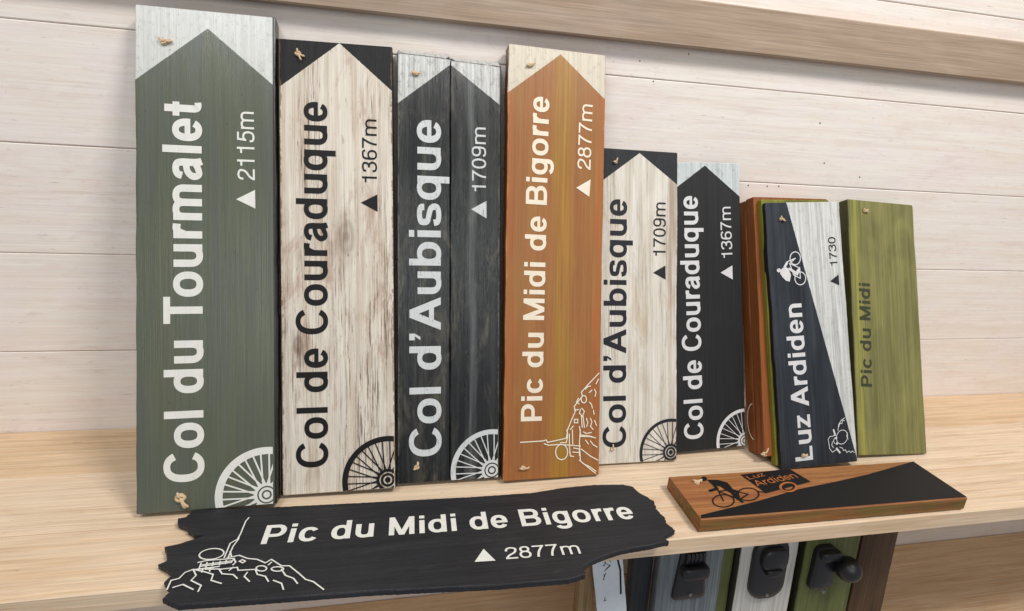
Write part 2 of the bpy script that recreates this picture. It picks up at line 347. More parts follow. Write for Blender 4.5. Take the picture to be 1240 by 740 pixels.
        for y0, y1, xr in ((0.0, 0.41 + b * 0.2, 0.675), (0.41 - 1.6 * b, C_, 0.645)):
            rb([(0.07 + a, y1 - b), (0.40, y1 - b)] + se(0.42, (y0 + y1) / 2, xr - 0.42 - a, (y1 - y0) / 2 - b, 88, -88, 16, 2.1) + [(0.40, y0 + b), (0.07 + a, y0 + b)])
    elif ch == 'A': adv = 0.722; hw = a * 1.13; Q.append(pg(0.005 + hw, 0, 0.361, C_, hw)); Q.append(pg(0.717 - hw, 0, 0.361, C_, hw)); Q.append(bar(0.19, 0.53, 0.215, b))
    elif ch == 'M': adv = 0.833; stem(0.07 + a, 0, C_); stem(0.763 - a, 0, C_); Q.append(pg(0.4165, 0, 0.07 + a, C_, a * 1.02)); Q.append(pg(0.4165, 0, 0.763 - a, C_, a * 1.02))
    elif ch == '’': adv = 0.278; Q.append(bar(0.139 - a, 0.139 + a, C_ - b * 1.1, b * 1.1)); Q.append([(0.139 + a * 0.2, C_ - b * 2.2), (0.139 + a, C_ - b * 2.2), (0.139, C_ - 0.25), (0.139 - a, C_ - 0.25)])
    elif ch == '0': bowl(0.045, 0.511, -OV, 0.71)
    elif ch == '1': stem(0.335, 0, 0.71); Q.append([(0.11, 0.50), (0.335, 0.50), (0.335, 0.50 + 2 * b), (0.11, 0.50 + 2 * b)]); rb(spl([(0.2, 0.50 + b), (0.27, 0.54), (0.32, 0.62), (0.335, 0.71)]), False, a * 0.7, b * 0.6)
    elif ch == '2': rb(spl([(0.045 + a, 0.47), (0.085 + a, 0.61), (0.285, 0.71 - b), (0.47 - a * 0.4, 0.61), (0.47, 0.50), (0.40, 0.36), (0.20, 0.22), (0.085, 0.07)])); Q.append(bar(0.04, 0.515, b, b))
    elif ch == '3': rb(spl([(0.05 + a, 0.52), (0.11, 0.62), (0.27, 0.71 - b), (0.43, 0.64), (0.455, 0.54), (0.41, 0.42), (0.25, 0.375)])); rb(spl([(0.25, 0.375), (0.42, 0.345), (0.48, 0.21), (0.42, 0.075), (0.265, b - OV), (0.11, 0.07), (0.04 + a, 0.20)]))
    elif ch == '5': Q.append(bar(0.13, 0.485, 0.70 - b, b)); Q.append(pg(0.085 + a, 0.33, 0.135 + a, 0.70, a)); rb(spl([(0.08 + a, 0.345), (0.19, 0.42), (0.29, 0.455 - b * 0.2), (0.43, 0.40), (0.48, 0.235), (0.42, 0.08), (0.265, b - OV), (0.11, 0.07), (0.04 + a, 0.19)]))
    elif ch == '6': bowl(0.055, 0.515, -OV, 0.45); rb(spl([(0.49, 0.56), (0.43, 0.65), (0.30, 0.71 - b), (0.15, 0.62), (0.055 + a, 0.42), (0.055 + a, 0.24)]))
    elif ch == '9': bowl(0.045, 0.505, 0.25, 0.71); rb(spl([(0.075, 0.14), (0.13, 0.05), (0.27, b - OV), (0.42, 0.09), (0.505 - a, 0.30), (0.505 - a, 0.47)]))
    elif ch == '7': Q.append(bar(0.04, 0.515, 0.70 - b, b)); rb(spl([(0.475, 0.68), (0.38, 0.52), (0.29, 0.34), (0.235, 0.16), (0.215, 0.0)]))
    elif ch == '8': bowl(0.075, 0.481, 0.345, 0.71); bowl(0.04, 0.516, -OV, 0.345 + 2 * b)
    return adv, R, Q

def add_text(dc, txt, bold, P0, P1, H):
    a, b = (0.072 * bold, 0.057 * bold) if bold else (0.046, 0.041)
    pen = 0.0; items = []; lo, hi = 1e9, -1e9
    for i, ch in enumerate(txt):
        adv, R, Q = glyph(ch, a, b)
        for pts, closed, aa, bb in R:
            items.append((0, pen, pts, closed, aa, bb)); lo = min(lo, pen + min(p[0] for p in pts) - aa); hi = max(hi, pen + max(p[0] for p in pts) + aa)
        for q in Q:
            items.append((1, pen, q)); lo = min(lo, pen + min(p[0] for p in q)); hi = max(hi, pen + max(p[0] for p in q))
        pen += adv + (-0.055 if txt[i:i + 2] == 'To' else 0)
    L = math.hypot(P1[0] - P0[0], P1[1] - P0[1]); dx, dy = (P1[0] - P0[0]) / L, (P1[1] - P0[1]) / L
    sx = L / (hi - lo); sy = abs(H) / C_
    def M(u, v): u = (u - lo) * sx; v = v * sy; return (P0[0] + dx * u - dy * v, P0[1] + dy * u + dx * v)
    for it in items:
        if it[0] == 0:
            _, pn, pts, closed, aa, bb = it
            dc.ribbon([(p[0] + pn, p[1]) for p in pts], aa, bb, M, closed)
        else:
            dc.poly([M(p[0] + it[1], p[1]) for p in it[2]]); dc.k += 1

def add_wheel(dc, c, Rr, wr):
    def ring(r0, r1, n=72):
        dc.ribbon([(c[0] + (r0 + r1) / 2 * math.cos(2 * math.pi * i / n), c[1] + (r0 + r1) / 2 * math.sin(2 * math.pi * i / n)) for i in range(n + 1)], (r1 - r0) / 2, None, None, True)
    ring(Rr * (1 - wr), Rr); ring(Rr * 0.185, Rr * 0.25); ring(Rr * 0.10, Rr * 0.155); ring(Rr * 0.001, Rr * 0.065, 24)
    N = 34
    for i in range(N):
        an = 2 * math.pi * (i + 0.2) / N; off = 0.10 * (1 if i % 2 else -1)
        dc.ribbon([(c[0] + Rr * 0.22 * math.cos(an + off * 2.0), c[1] + Rr * 0.22 * math.sin(an + off * 2.0)), (c[0] + Rr * (1 - wr * 0.6) * math.cos(an), c[1] + Rr * (1 - wr * 0.6) * math.sin(an))], Rr * (0.009 if wr < 0.11 else 0.013 if wr < 0.14 else 0.017))

# ------------------------------------------------------------------ data measured on the boards (metres, board frame: x across, second value along)
ART = {
 'tour': [
  ('arrow', (0.0254, 0.5594), (0.0823, 0.6092), (0.1575, 0.5448)),
  ('text', 'name_lettering', 'Col du Tourmalet', 1.09, (0.0762, 0.0365), (0.0748, 0.518), 0.0448, 'w'),
  ('text', 'altitude_lettering', '2115m', 0, (0.1374, 0.4179), (0.1364, 0.5059), 0.0211, 'w'),
  ('poly', 'altitude_triangle', ((0.1149, 0.3926), (0.1375, 0.4054), (0.1379, 0.3813)), 'w'),
  ('wheel', 'wheel_drawing', (0.15, 0.0132), 0.0613, 0.15, 'w'),
  ('knot', (0.0498, 0.0173), 2.2, -50),
  ('knot', (0.0326, 0.5865), 1.4, 10),
 ],
 'cour': [
  ('arrow', (0.0012, 0.5418), (0.0766, 0.6043), (0.1445, 0.5451)),
  ('text', 'name_lettering', 'Col de Couraduque', 1, (0.057, 0.0353), (0.06, 0.5234), 0.0397, 'k'),
  ('text', 'altitude_lettering', '1367m', 0, (0.1242, 0.4186), (0.1244, 0.5042), 0.0198, 'k'),
  ('poly', 'altitude_triangle', ((0.1028, 0.3907), (0.1247, 0.4025), (0.1248, 0.3789)), 'k'),
  ('wheel', 'wheel_drawing', (0.1355, 0.0125), 0.0601, 0.12, 'k'),
  ('knot', (0.0238, 0.5858), 1.3, -40),
 ],
 'aub': [
  ('arrow', (-0.0011, 0.5282), (0.0721, 0.5883), (0.1441, 0.5362)),
  ('text', 'name_lettering', 'Col d’Aubisque', 1, (0.0598, 0.0373), (0.0584, 0.5086), 0.0438, 'w'),
  ('text', 'altitude_lettering', '1709m', 0, (0.1231, 0.4126), (0.1222, 0.5032), 0.0205, 'w'),
  ('poly', 'altitude_triangle', ((0.1017, 0.3867), (0.1237, 0.3992), (0.1238, 0.3745)), 'w'),
  ('wheel', 'wheel_drawing', (0.1329, 0.0119), 0.0594, 0.12, 'w'),
  ('knot', (0.0224, 0.5709), 1.1, 0),
  ('knot', (0.0258, 0.0229), 1.2, 60),
 ],
 'pic': [
  ('arrow', (-0.0001, 0.5549), (0.0775, 0.6173), (0.149, 0.5574)),
  ('text', 'name_lettering', 'Pic du Midi de Bigorre', 1, (0.0568, 0.0855), (0.061, 0.5532), 0.0316, 'w'),
  ('text', 'altitude_lettering', '2877m', 0, (0.1258, 0.4537), (0.1277, 0.5487), 0.0209, 'w'),
  ('poly', 'altitude_triangle', ((0.1041, 0.4264), (0.1263, 0.4398), (0.1247, 0.4142)), 'w'),
  ('knot', (0.0308, 0.5959), 1.1, 30),
  ('knot', (0.0292, 0.0181), 1.2, 20),
  ('line', 'observatory_drawing', (((0.025, 0.0555), (0.0591, 0.0559), (0.0637, 0.0571), (0.0659, 0.0535), (0.0899, 0.0573), (0.0946, 0.0586), (0.096, 0.066), (0.0953, 0.0705)), ((0.0607, 0.0519), (0.0669, 0.0493), (0.0854, 0.0495), (0.0963, 0.0481)), ((0.0971, 0.0376), (0.0967, 0.0341), (0.0954, 0.031), (0.0934, 0.0286), (0.0908, 0.0272), (0.0879, 0.0268), (0.0851, 0.0275), (0.0824, 0.0292), (0.0803, 0.0319), (0.079, 0.0351), (0.0785, 0.0386), (0.0789, 0.0421), (0.0801, 0.0451), (0.0821, 0.0475), (0.0847, 0.049), (0.0876, 0.0494), (0.0905, 0.0487), (0.0931, 0.047), (0.0952, 0.0443), (0.0966, 0.0411), (0.0971, 0.0376)), ((0.0963, 0.0481), (0.1168, 0.0455)), ((0.0995, 0.0464), (0.1013, 0.0314), (0.1066, 0.0305)), ((0.1064, 0.0431), (0.1153, 0.0411), (0.1154, 0.0312)), ((0.1053, 0.0371), (0.1147, 0.036)), ((0.1164, 0.0695), (0.1151, 0.0516), (0.1171, 0.0245)), ((0.1184, 0.0409), (0.1329, 0.0296), (0.1449, 0.0229)), ((0.1155, 0.0246), (0.1252, 0.0165), (0.1414, 0.0034)), ((0.1204, 0.0198), (0.1332, 0.013), (0.142, 0.0064)), ((0.1156, 0.0621), (0.1308, 0.0599), (0.1404, 0.0564)), ((0.1038, 0.0701), (0.1048, 0.0491)), ((0.1445, 0.1534), (0.1279, 0.1373), (0.117, 0.1256), (0.1187, 0.1196), (0.1063, 0.1051), (0.1064, 0.1021), (0.1086, 0.099), (0.102, 0.0844), (0.096, 0.0697), (0.0967, 0.0607), (0.0947, 0.0519), (0.0854, 0.0518)), ((0.1251, 0.1149), (0.1249, 0.1132), (0.1244, 0.1118), (0.1235, 0.1106), (0.1223, 0.1099), (0.1211, 0.1096), (0.1198, 0.1099), (0.1186, 0.1108), (0.1177, 0.112), (0.1171, 0.1135), (0.1169, 0.1152), (0.117, 0.1168), (0.1176, 0.1183), (0.1185, 0.1195), (0.1196, 0.1202), (0.1209, 0.1204), (0.1222, 0.1201), (0.1233, 0.1193), (0.1243, 0.1181), (0.1249, 0.1166), (0.1251, 0.1149)), ((0.1159, 0.1002), (0.1144, 0.0943), (0.1192, 0.0897), (0.1222, 0.097), (0.118, 0.1017)), ((0.1299, 0.1103), (0.1332, 0.1071), (0.1349, 0.1011)), ((0.1067, 0.0857), (0.112, 0.0854), (0.1121, 0.0804), (0.1067, 0.0806), (0.1067, 0.0857)), ((0.14, 0.1376), (0.1437, 0.1444)), ((0.1291, 0.1247), (0.1335, 0.1282)), ((0.1201, 0.0896), (0.1226, 0.073)), ((0.1176, 0.0897), (0.1192, 0.0732)), ((0.1053, 0.0759), (0.1006, 0.071)), ((0.1147, 0.0749), (0.1172, 0.0598), (0.1308, 0.0591), (0.1404, 0.0566)), ((0.1365, 0.098), (0.1376, 0.0919)), ((0.1233, 0.1299), (0.127, 0.1337), (0.1311, 0.1342)), ((0.1124, 0.1168), (0.1094, 0.1109), (0.1135, 0.1084)), ((0.1319, 0.0862), (0.1343, 0.0806), (0.1322, 0.0741), (0.1364, 0.0694)), ((0.1256, 0.0864), (0.1279, 0.0797), (0.1261, 0.0744)), ((0.1376, 0.1295), (0.1399, 0.125), (0.1387, 0.119)), ((0.1064, 0.0991), (0.1127, 0.1001)), ((0.1384, 0.0829), (0.1417, 0.0752)), ((0.1212, 0.0663), (0.126, 0.0637), (0.1339, 0.0651)), ((0.1325, 0.0522), (0.1374, 0.046), (0.1432, 0.0427)), ((0.1245, 0.0541), (0.1294, 0.0479)), ((0.0995, 0.0479), (0.0992, 0.0643))), 0.0016, 'w'),
 ],
 'aub2': [
  ('arrow', (0.0135, 0.4447), (0.0693, 0.4871), (0.1356, 0.4397)),
  ('text', 'name_lettering', 'Col d’Aubisque', 1, (0.048, 0.0254), (0.0481, 0.4124), 0.0376, 'k'),
  ('text', 'altitude_lettering', '1709m', 0, (0.1143, 0.3259), (0.1142, 0.4108), 0.0215, 'k'),
  ('poly', 'altitude_triangle', ((0.0931, 0.2989), (0.1141, 0.3107), (0.1145, 0.2884)), 'k'),
  ('wheel', 'wheel_drawing', (0.1246, 0.0137), 0.0534, 0.09, 'k'),
  ('knot', (0.0285, 0.4701), 0.9, 40),
  ('knot', (0.0253, 0.0235), 1.0, 80),
 ],
 'cour2': [
  ('arrow', (0.0242, 0.4324), (0.0718, 0.4658), (0.133, 0.4174)),
  ('text', 'name_lettering', 'Col de Couraduque', 1, (0.0574, 0.0199), (0.057, 0.4159), 0.034, 'w'),
  ('text', 'altitude_lettering', '1367m', 0, (0.1185, 0.3152), (0.1168, 0.3989), 0.0203, 'w'),
  ('poly', 'altitude_triangle', ((0.0958, 0.2906), (0.1178, 0.3021), (0.118, 0.2788)), 'w'),
  ('wheel', 'wheel_drawing', (0.1347, 0.0093), 0.0538, 0.1, 'w'),
 ],
 'luz': [
  ('diag', (0.0389, 0.4271), (0.138, -0.0009)),
  ('text', 'name_lettering', 'Luz Ardiden', 1, (0.0558, 0.011), (0.0537, 0.2618), 0.0315, 'w'),
  ('text', 'altitude_lettering', '1730', 0, (0.1253, 0.3209), (0.1244, 0.3682), 0.0138, 'k'),
  ('poly', 'altitude_triangle', ((0.1094, 0.2957), (0.1257, 0.306), (0.1258, 0.2883)), 'k'),
  ('knot', (0.0264, 0.3991), 1.0, -30),
  ('knot', (0.0378, 0.0192), 1.1, 0),
  ('poly', 'cyclist_drawing', ((0.0199, 0.3169), (0.0275, 0.3222), (0.0338, 0.3191), (0.0381, 0.3082), (0.0351, 0.2976), (0.0287, 0.2991), (0.0226, 0.3052), (0.0187, 0.3111)), 'w'),
  ('poly', 'cyclist_drawing', ((0.0209, 0.3162), (0.02, 0.3144), (0.018, 0.3133), (0.0155, 0.3133), (0.0136, 0.3146), (0.013, 0.3165), (0.0139, 0.3184), (0.016, 0.3195), (0.0184, 0.3194), (0.0203, 0.3182)), 'w'),
  ('line', 'cyclist_drawing', (((0.0573, 0.3346), (0.0566, 0.3314), (0.055, 0.3286), (0.0527, 0.3263), (0.05, 0.3249), (0.047, 0.3245), (0.0441, 0.3251), (0.0416, 0.3267), (0.0397, 0.329), (0.0386, 0.332), (0.0383, 0.3352), (0.039, 0.3384), (0.0406, 0.3413), (0.0429, 0.3435), (0.0456, 0.3449), (0.0486, 0.3454), (0.0515, 0.3448), (0.054, 0.3432), (0.056, 0.3408), (0.0571, 0.3379), (0.0573, 0.3346)), ((0.0643, 0.3017), (0.0636, 0.2985), (0.062, 0.2957), (0.0596, 0.2934), (0.0567, 0.2921), (0.0537, 0.2917), (0.0506, 0.2923), (0.048, 0.2939), (0.046, 0.2962), (0.0448, 0.2992), (0.0446, 0.3024), (0.0453, 0.3056), (0.0469, 0.3085), (0.0493, 0.3107), (0.0522, 0.3121), (0.0553, 0.3125), (0.0583, 0.3119), (0.0609, 0.3103), (0.0629, 0.3079), (0.0641, 0.305), (0.0643, 0.3017)), ((0.0478, 0.3349), (0.037, 0.3268), (0.0428, 0.308), (0.0545, 0.3021)), ((0.0478, 0.3349), (0.0336, 0.3301), (0.03, 0.3257)), ((0.037, 0.3268), (0.0547, 0.319), (0.0545, 0.3021)), ((0.0428, 0.308), (0.0528, 0.3184))), 0.0016, 'w'),
  ('line', 'cyclist_drawing', (((0.0359, 0.318), (0.0436, 0.3135), (0.0492, 0.3094), (0.0533, 0.3158)), ((0.0275, 0.3215), (0.0323, 0.3279))), 0.004, 'w'),
  ('line', 'sheep_drawing', (((0.1203, 0.039), (0.1185, 0.0358), (0.1159, 0.0333), (0.1128, 0.0316), (0.1095, 0.031), (0.1063, 0.0314), (0.1035, 0.0329), (0.1015, 0.0353), (0.1003, 0.0384), (0.1001, 0.0418), (0.101, 0.0453), (0.1027, 0.0484), (0.1053, 0.051), (0.1084, 0.0527), (0.1117, 0.0533), (0.1149, 0.0529), (0.1177, 0.0514), (0.1198, 0.049), (0.1209, 0.0459), (0.1211, 0.0424), (0.1203, 0.039)), ((0.0961, 0.0547), (0.0983, 0.0476), (0.0942, 0.045), (0.0886, 0.0449), (0.0849, 0.0409), (0.0858, 0.0329), (0.0866, 0.0259), (0.0911, 0.0196), (0.0986, 0.0229)), ((0.104, 0.053), (0.1059, 0.0627), (0.1114, 0.0692), (0.1181, 0.0726)), ((0.1052, 0.0262), (0.1101, 0.0244), (0.1116, 0.0203), (0.1157, 0.0211), (0.117, 0.0166), (0.1217, 0.0186), (0.1249, 0.0159), (0.1279, 0.0182), (0.1313, 0.0153)), ((0.106, 0.0592), (0.1087, 0.0645), (0.1123, 0.0638), (0.1137, 0.069), (0.1173, 0.0681)), ((0.0969, 0.0418), (0.0943, 0.0377), (0.0962, 0.0329)), ((0.1175, 0.0518), (0.1211, 0.0476), (0.1191, 0.0428), (0.1217, 0.038)), ((0.0924, 0.0362), (0.0908, 0.0305), (0.0935, 0.0267))), 0.0011, 'w'),
  ('line', 'sheep_drawing', (((0.0961, 0.0547), (0.0982, 0.0466)), ((0.0994, 0.0248), (0.1045, 0.0178))), 0.003, 'w'),
  ('poly', 'sheep_drawing', ((0.1019, 0.0413), (0.1011, 0.04), (0.0995, 0.0396), (0.0979, 0.0403), (0.0974, 0.0417), (0.0981, 0.043), (0.0998, 0.0435), (0.1013, 0.0428)), 'w'),
  ('poly', 'sheep_drawing', ((0.1025, 0.0324), (0.1018, 0.0311), (0.1001, 0.0306), (0.0986, 0.0313), (0.098, 0.0328), (0.0988, 0.0341), (0.1004, 0.0345), (0.102, 0.0338)), 'w'),
 ],
 'B': [
  ('text', 'name_lettering', 'Pic du Midi', 1, (0.0328, 0.1139), (0.0378, 0.2917), 0.0225, 'k'),
  ('knot', (0.0328, 0.4205), 1, 0),
 ],
 'lie': [
  ('poly', 'road_wedge_drawing', ((-0.0008, 0.0001), (0.0039, 0.0076), (0.1001, 0.0257), (0.1801, 0.0443), (0.2463, 0.054), (0.3137, 0.0654), (0.4346, 0.0924), (0.8126, 0.0888), (0.6672, -0.0046), (0.2524, 0.0012)), 'k'),
  ('poly', 'trailer_drawing', ((0.1115, 0.0847), (0.1991, 0.0921), (0.2109, 0.0583), (0.1233, 0.0403)), 'k'),
  ('text', 'trailer_lettering', 'Luz', 0, (0.1188, 0.0723), (0.1495, 0.0785), 0.0086, 'o'),
  ('text', 'trailer_lettering', 'Ardiden', 0, (0.1209, 0.0562), (0.198, 0.0692), 0.0124, 'o'),
  ('line', 'trailer_drawing', (((0.1785, 0.0485), (0.1756, 0.0455), (0.1718, 0.043), (0.1675, 0.0412), (0.1632, 0.0402), (0.1591, 0.0401), (0.1557, 0.041), (0.1534, 0.0426), (0.1523, 0.045), (0.1525, 0.0478), (0.1541, 0.0509), (0.1569, 0.0538), (0.1606, 0.0564), (0.165, 0.0583), (0.1695, 0.0594), (0.1736, 0.0595), (0.1771, 0.0586), (0.1795, 0.0569), (0.1805, 0.0544), (0.1802, 0.0515), (0.1785, 0.0485)),), 0.003, 'o'),
  ('line', 'trailer_drawing', (((0.175, 0.0484), (0.173, 0.0464), (0.1703, 0.0447), (0.1673, 0.0434), (0.1642, 0.0427), (0.1613, 0.0426), (0.1588, 0.0432), (0.1571, 0.0444), (0.1563, 0.0461), (0.1564, 0.048), (0.1575, 0.0501), (0.1595, 0.0522), (0.1621, 0.0539), (0.1652, 0.0552), (0.1684, 0.056), (0.1713, 0.056), (0.1738, 0.0554), (0.1755, 0.0542), (0.1763, 0.0525), (0.1762, 0.0505), (0.175, 0.0484)),), 0.0035, 'k'),
  ('line', 'cyclist_drawing', (((0.0662, 0.0292), (0.063, 0.0255), (0.0587, 0.0223), (0.0537, 0.02), (0.0484, 0.0187), (0.0434, 0.0186), (0.0391, 0.0197), (0.0359, 0.0219), (0.0341, 0.0249), (0.034, 0.0285), (0.0355, 0.0324), (0.0385, 0.0362), (0.0427, 0.0394), (0.0478, 0.0419), (0.0532, 0.0433), (0.0584, 0.0434), (0.0629, 0.0423), (0.0661, 0.04), (0.0678, 0.0369), (0.0678, 0.0331), (0.0662, 0.0292)), ((0.111, 0.0388), (0.1075, 0.035), (0.1029, 0.0317), (0.0975, 0.0292), (0.092, 0.0279), (0.0868, 0.0278), (0.0824, 0.0289), (0.0792, 0.0311), (0.0776, 0.0343), (0.0776, 0.038), (0.0794, 0.042), (0.0827, 0.046), (0.0873, 0.0494), (0.0927, 0.0519), (0.0984, 0.0534), (0.1038, 0.0535), (0.1084, 0.0524), (0.1116, 0.05), (0.1132, 0.0468), (0.1129, 0.0429), (0.111, 0.0388)), ((0.0508, 0.0308), (0.0557, 0.0509), (0.0797, 0.0524)), ((0.0557, 0.0509), (0.0756, 0.0312), (0.0952, 0.0404), (0.0773, 0.0507), (0.0756, 0.0312)), ((0.0508, 0.0308), (0.0566, 0.0547), (0.0483, 0.0544)), ((0.1134, 0.0451), (0.124, 0.0413))), 0.0018, 'k'),
  ('poly', 'cyclist_drawing', ((0.0532, 0.0778), (0.069, 0.0754), (0.0799, 0.0683), (0.0796, 0.0544), (0.0707, 0.0467), (0.0669, 0.0537), (0.0649, 0.0617), (0.0548, 0.0655)), 'k'),
  ('poly', 'cyclist_drawing', ((0.0543, 0.0798), (0.0522, 0.0773), (0.0494, 0.0756), (0.0467, 0.0752), (0.0447, 0.0761), (0.044, 0.0781), (0.0448, 0.0807), (0.0469, 0.0832), (0.0497, 0.0849), (0.0524, 0.0853), (0.0544, 0.0844), (0.0551, 0.0824)), 'k'),
  ('line', 'cyclist_drawing', (((0.0574, 0.0653), (0.0564, 0.0567), (0.0437, 0.0533)), ((0.0742, 0.0502), (0.0732, 0.0378), (0.0765, 0.0263)), ((0.0733, 0.053), (0.0825, 0.0482), (0.0744, 0.0313))), 0.0045, 'k'),
  ('knot', (0.0338, 0.0728), 1.4, 0),
 ],
 'black': [
  ('outline', ((-0.2515, 0.1266), (-0.1567, 0.122), (-0.058, 0.1188), (-0.0083, 0.1174), (0.0981, 0.1143), (0.1824, 0.1141), (0.2285, 0.1203), (0.2736, 0.1222), (0.319, 0.1184), (0.3314, 0.1113), (0.3349, 0.0977), (0.3424, 0.0877), (0.3479, 0.0763), (0.3438, 0.0617), (0.3479, 0.043), (0.3448, 0.0336), (0.3506, 0.0197), (0.3308, 0.011), (0.3317, 0.0019), (0.3067, -0.0021), (0.2681, -0.0057), (0.2537, -0.0087), (0.2394, -0.0127), (0.2208, -0.0192), (0.2108, -0.0256), (0.2091, -0.0366), (0.1889, -0.0412), (0.1044, -0.0385), (-0.0281, -0.029), (-0.1276, -0.0255), (-0.2178, -0.0218), (-0.236, -0.0112), (-0.2319, -0.0012), (-0.2426, 0.0111), (-0.2385, 0.0219), (-0.2483, 0.0313), (-0.258, 0.0377), (-0.2523, 0.0414), (-0.2521, 0.0487), (-0.2587, 0.059), (-0.2609, 0.0651), (-0.2437, 0.0695), (-0.2296, 0.0759), (-0.2254, 0.0796), (-0.236, 0.0822), (-0.2458, 0.0903), (-0.244, 0.093), (-0.2534, 0.0984), (-0.261, 0.1036), (-0.2651, 0.1129), (-0.2557, 0.1148))),
  ('text', 'name_lettering', 'Pic du Midi de Bigorre', 1, (-0.1573, 0.0551), (0.3066, 0.0455), 0.0317, 'w'),
  ('text', 'altitude_lettering', '2877m', 0, (0.1232, -0.0034), (0.2143, -0.0056), 0.0187, 'w'),
  ('poly', 'altitude_triangle', ((0.0992, 0.016), (0.0859, -0.003), (0.1104, -0.0041)), 'w'),
  ('line', 'observatory_drawing', (((-0.1812, 0.1031), (-0.1833, 0.0968), (-0.1837, 0.0742), (-0.1849, 0.066), (-0.1876, 0.0637), (-0.191, 0.0602), (-0.1913, 0.0383)), ((-0.1842, 0.0732), (-0.1838, 0.0658), (-0.1854, 0.0595), (-0.1866, 0.0542), (-0.1872, 0.0384)), ((-0.1875, 0.047), (-0.1836, 0.038)), ((-0.1939, 0.0465), (-0.1936, 0.0443), (-0.1941, 0.0422), (-0.1954, 0.0403), (-0.1975, 0.0388), (-0.2002, 0.0377), (-0.2032, 0.0372), (-0.2065, 0.0372), (-0.2098, 0.0377), (-0.2128, 0.0388), (-0.2154, 0.0403), (-0.2175, 0.0422), (-0.2187, 0.0443), (-0.2192, 0.0464), (-0.2188, 0.0486), (-0.2175, 0.0505), (-0.2154, 0.052), (-0.2128, 0.0532), (-0.2096, 0.0538), (-0.2063, 0.0538), (-0.2029, 0.0532), (-0.1998, 0.0521), (-0.1972, 0.0505), (-0.1952, 0.0486), (-0.1939, 0.0465)), ((-0.2167, 0.034), (-0.2081, 0.0359), (-0.1802, 0.0354), (-0.1818, 0.0296), (-0.2127, 0.0277)), ((-0.2132, 0.0327), (-0.2127, 0.0234), (-0.1984, 0.0239)), ((-0.2072, 0.0328), (-0.2057, 0.0225)), ((-0.188, 0.0373), (-0.176, 0.0395), (-0.1662, 0.0337), (-0.1551, 0.0308), (-0.1453, 0.0242), (-0.14, 0.0289), (-0.1273, 0.0178), (-0.1187, 0.0167), (-0.1073, 0.0048)), ((-0.1422, 0.0159), (-0.1423, 0.0147), (-0.1428, 0.0137), (-0.1438, 0.013), (-0.1452, 0.0127), (-0.1469, 0.0127), (-0.1486, 0.0131), (-0.1503, 0.0139), (-0.1517, 0.0149), (-0.1527, 0.016), (-0.1532, 0.0173), (-0.1533, 0.0184), (-0.1527, 0.0194), (-0.1517, 0.0201), (-0.1503, 0.0205), (-0.1486, 0.0205), (-0.1469, 0.0201), (-0.1452, 0.0193), (-0.1438, 0.0183), (-0.1428, 0.0171), (-0.1422, 0.0159)), ((-0.1242, 0.0127), (-0.1243, 0.0117), (-0.1251, 0.011), (-0.1263, 0.0104), (-0.128, 0.0102), (-0.13, 0.0103), (-0.1319, 0.0107), (-0.1338, 0.0114), (-0.1354, 0.0123), (-0.1364, 0.0133), (-0.137, 0.0143), (-0.1369, 0.0153), (-0.1361, 0.0161), (-0.1349, 0.0166), (-0.1332, 0.0169), (-0.1312, 0.0168), (-0.1292, 0.0164), (-0.1274, 0.0157), (-0.1258, 0.0148), (-0.1247, 0.0138), (-0.1242, 0.0127)), ((-0.2253, 0.0207), (-0.2185, 0.0241), (-0.2072, 0.0198)), ((-0.1915, 0.0207), (-0.1734, 0.0213), (-0.1713, 0.0167), (-0.1538, 0.0159)), ((-0.1807, 0.0179), (-0.1777, 0.0218)), ((-0.2253, 0.0207), (-0.2285, 0.0128), (-0.2355, 0.011), (-0.235, -0.001)), ((-0.2185, 0.0241), (-0.2126, 0.0149), (-0.2154, 0.0084), (-0.2031, 0.0001), (-0.2035, -0.0077)), ((-0.2072, 0.0198), (-0.1956, 0.0141), (-0.1951, 0.0058), (-0.1837, 0.0003)), ((-0.1915, 0.0207), (-0.1866, 0.0138), (-0.1749, 0.0112), (-0.1693, 0.0052)), ((-0.1073, 0.0048), (-0.0984, -0.0053), (-0.0896, -0.0098), (-0.0778, -0.0216)), ((-0.1262, 0.0124), (-0.1204, 0.0031), (-0.1112, -0.0023), (-0.1059, -0.0099)), ((-0.1538, 0.0159), (-0.15, 0.0083), (-0.141, 0.0043), (-0.1364, -0.0032)), ((-0.1611, 0.0125), (-0.1628, 0.0071), (-0.1559, -0.0006)), ((-0.2057, 0.0225), (-0.1917, 0.0213)), ((-0.1798, 0.0339), (-0.1771, 0.0291), (-0.179, 0.0255)), ((-0.139, 0.0243), (-0.1414, 0.0207)), ((-0.2301, 0.001), (-0.2216, 0.0038), (-0.2093, -0.0044)), ((-0.1315, -0.0024), (-0.1224, -0.0077), (-0.1188, -0.0162)), ((-0.2112, 0.0295), (-0.1813, 0.0317)), ((-0.2008, 0.032), (-0.2002, 0.027)), ((-0.1939, 0.0326), (-0.193, 0.0272)), ((-0.1878, 0.0331), (-0.1871, 0.0283)), ((-0.2154, 0.0237), (-0.1927, 0.0249)), ((-0.2086, 0.0229), (-0.2081, 0.0188)), ((-0.2012, 0.0231), (-0.2006, 0.019)), ((-0.1737, 0.0301), (-0.1711, 0.0322), (-0.1672, 0.0293), (-0.1692, 0.0272), (-0.1737, 0.0301))), 0.0015, 'w'),
 ],
}
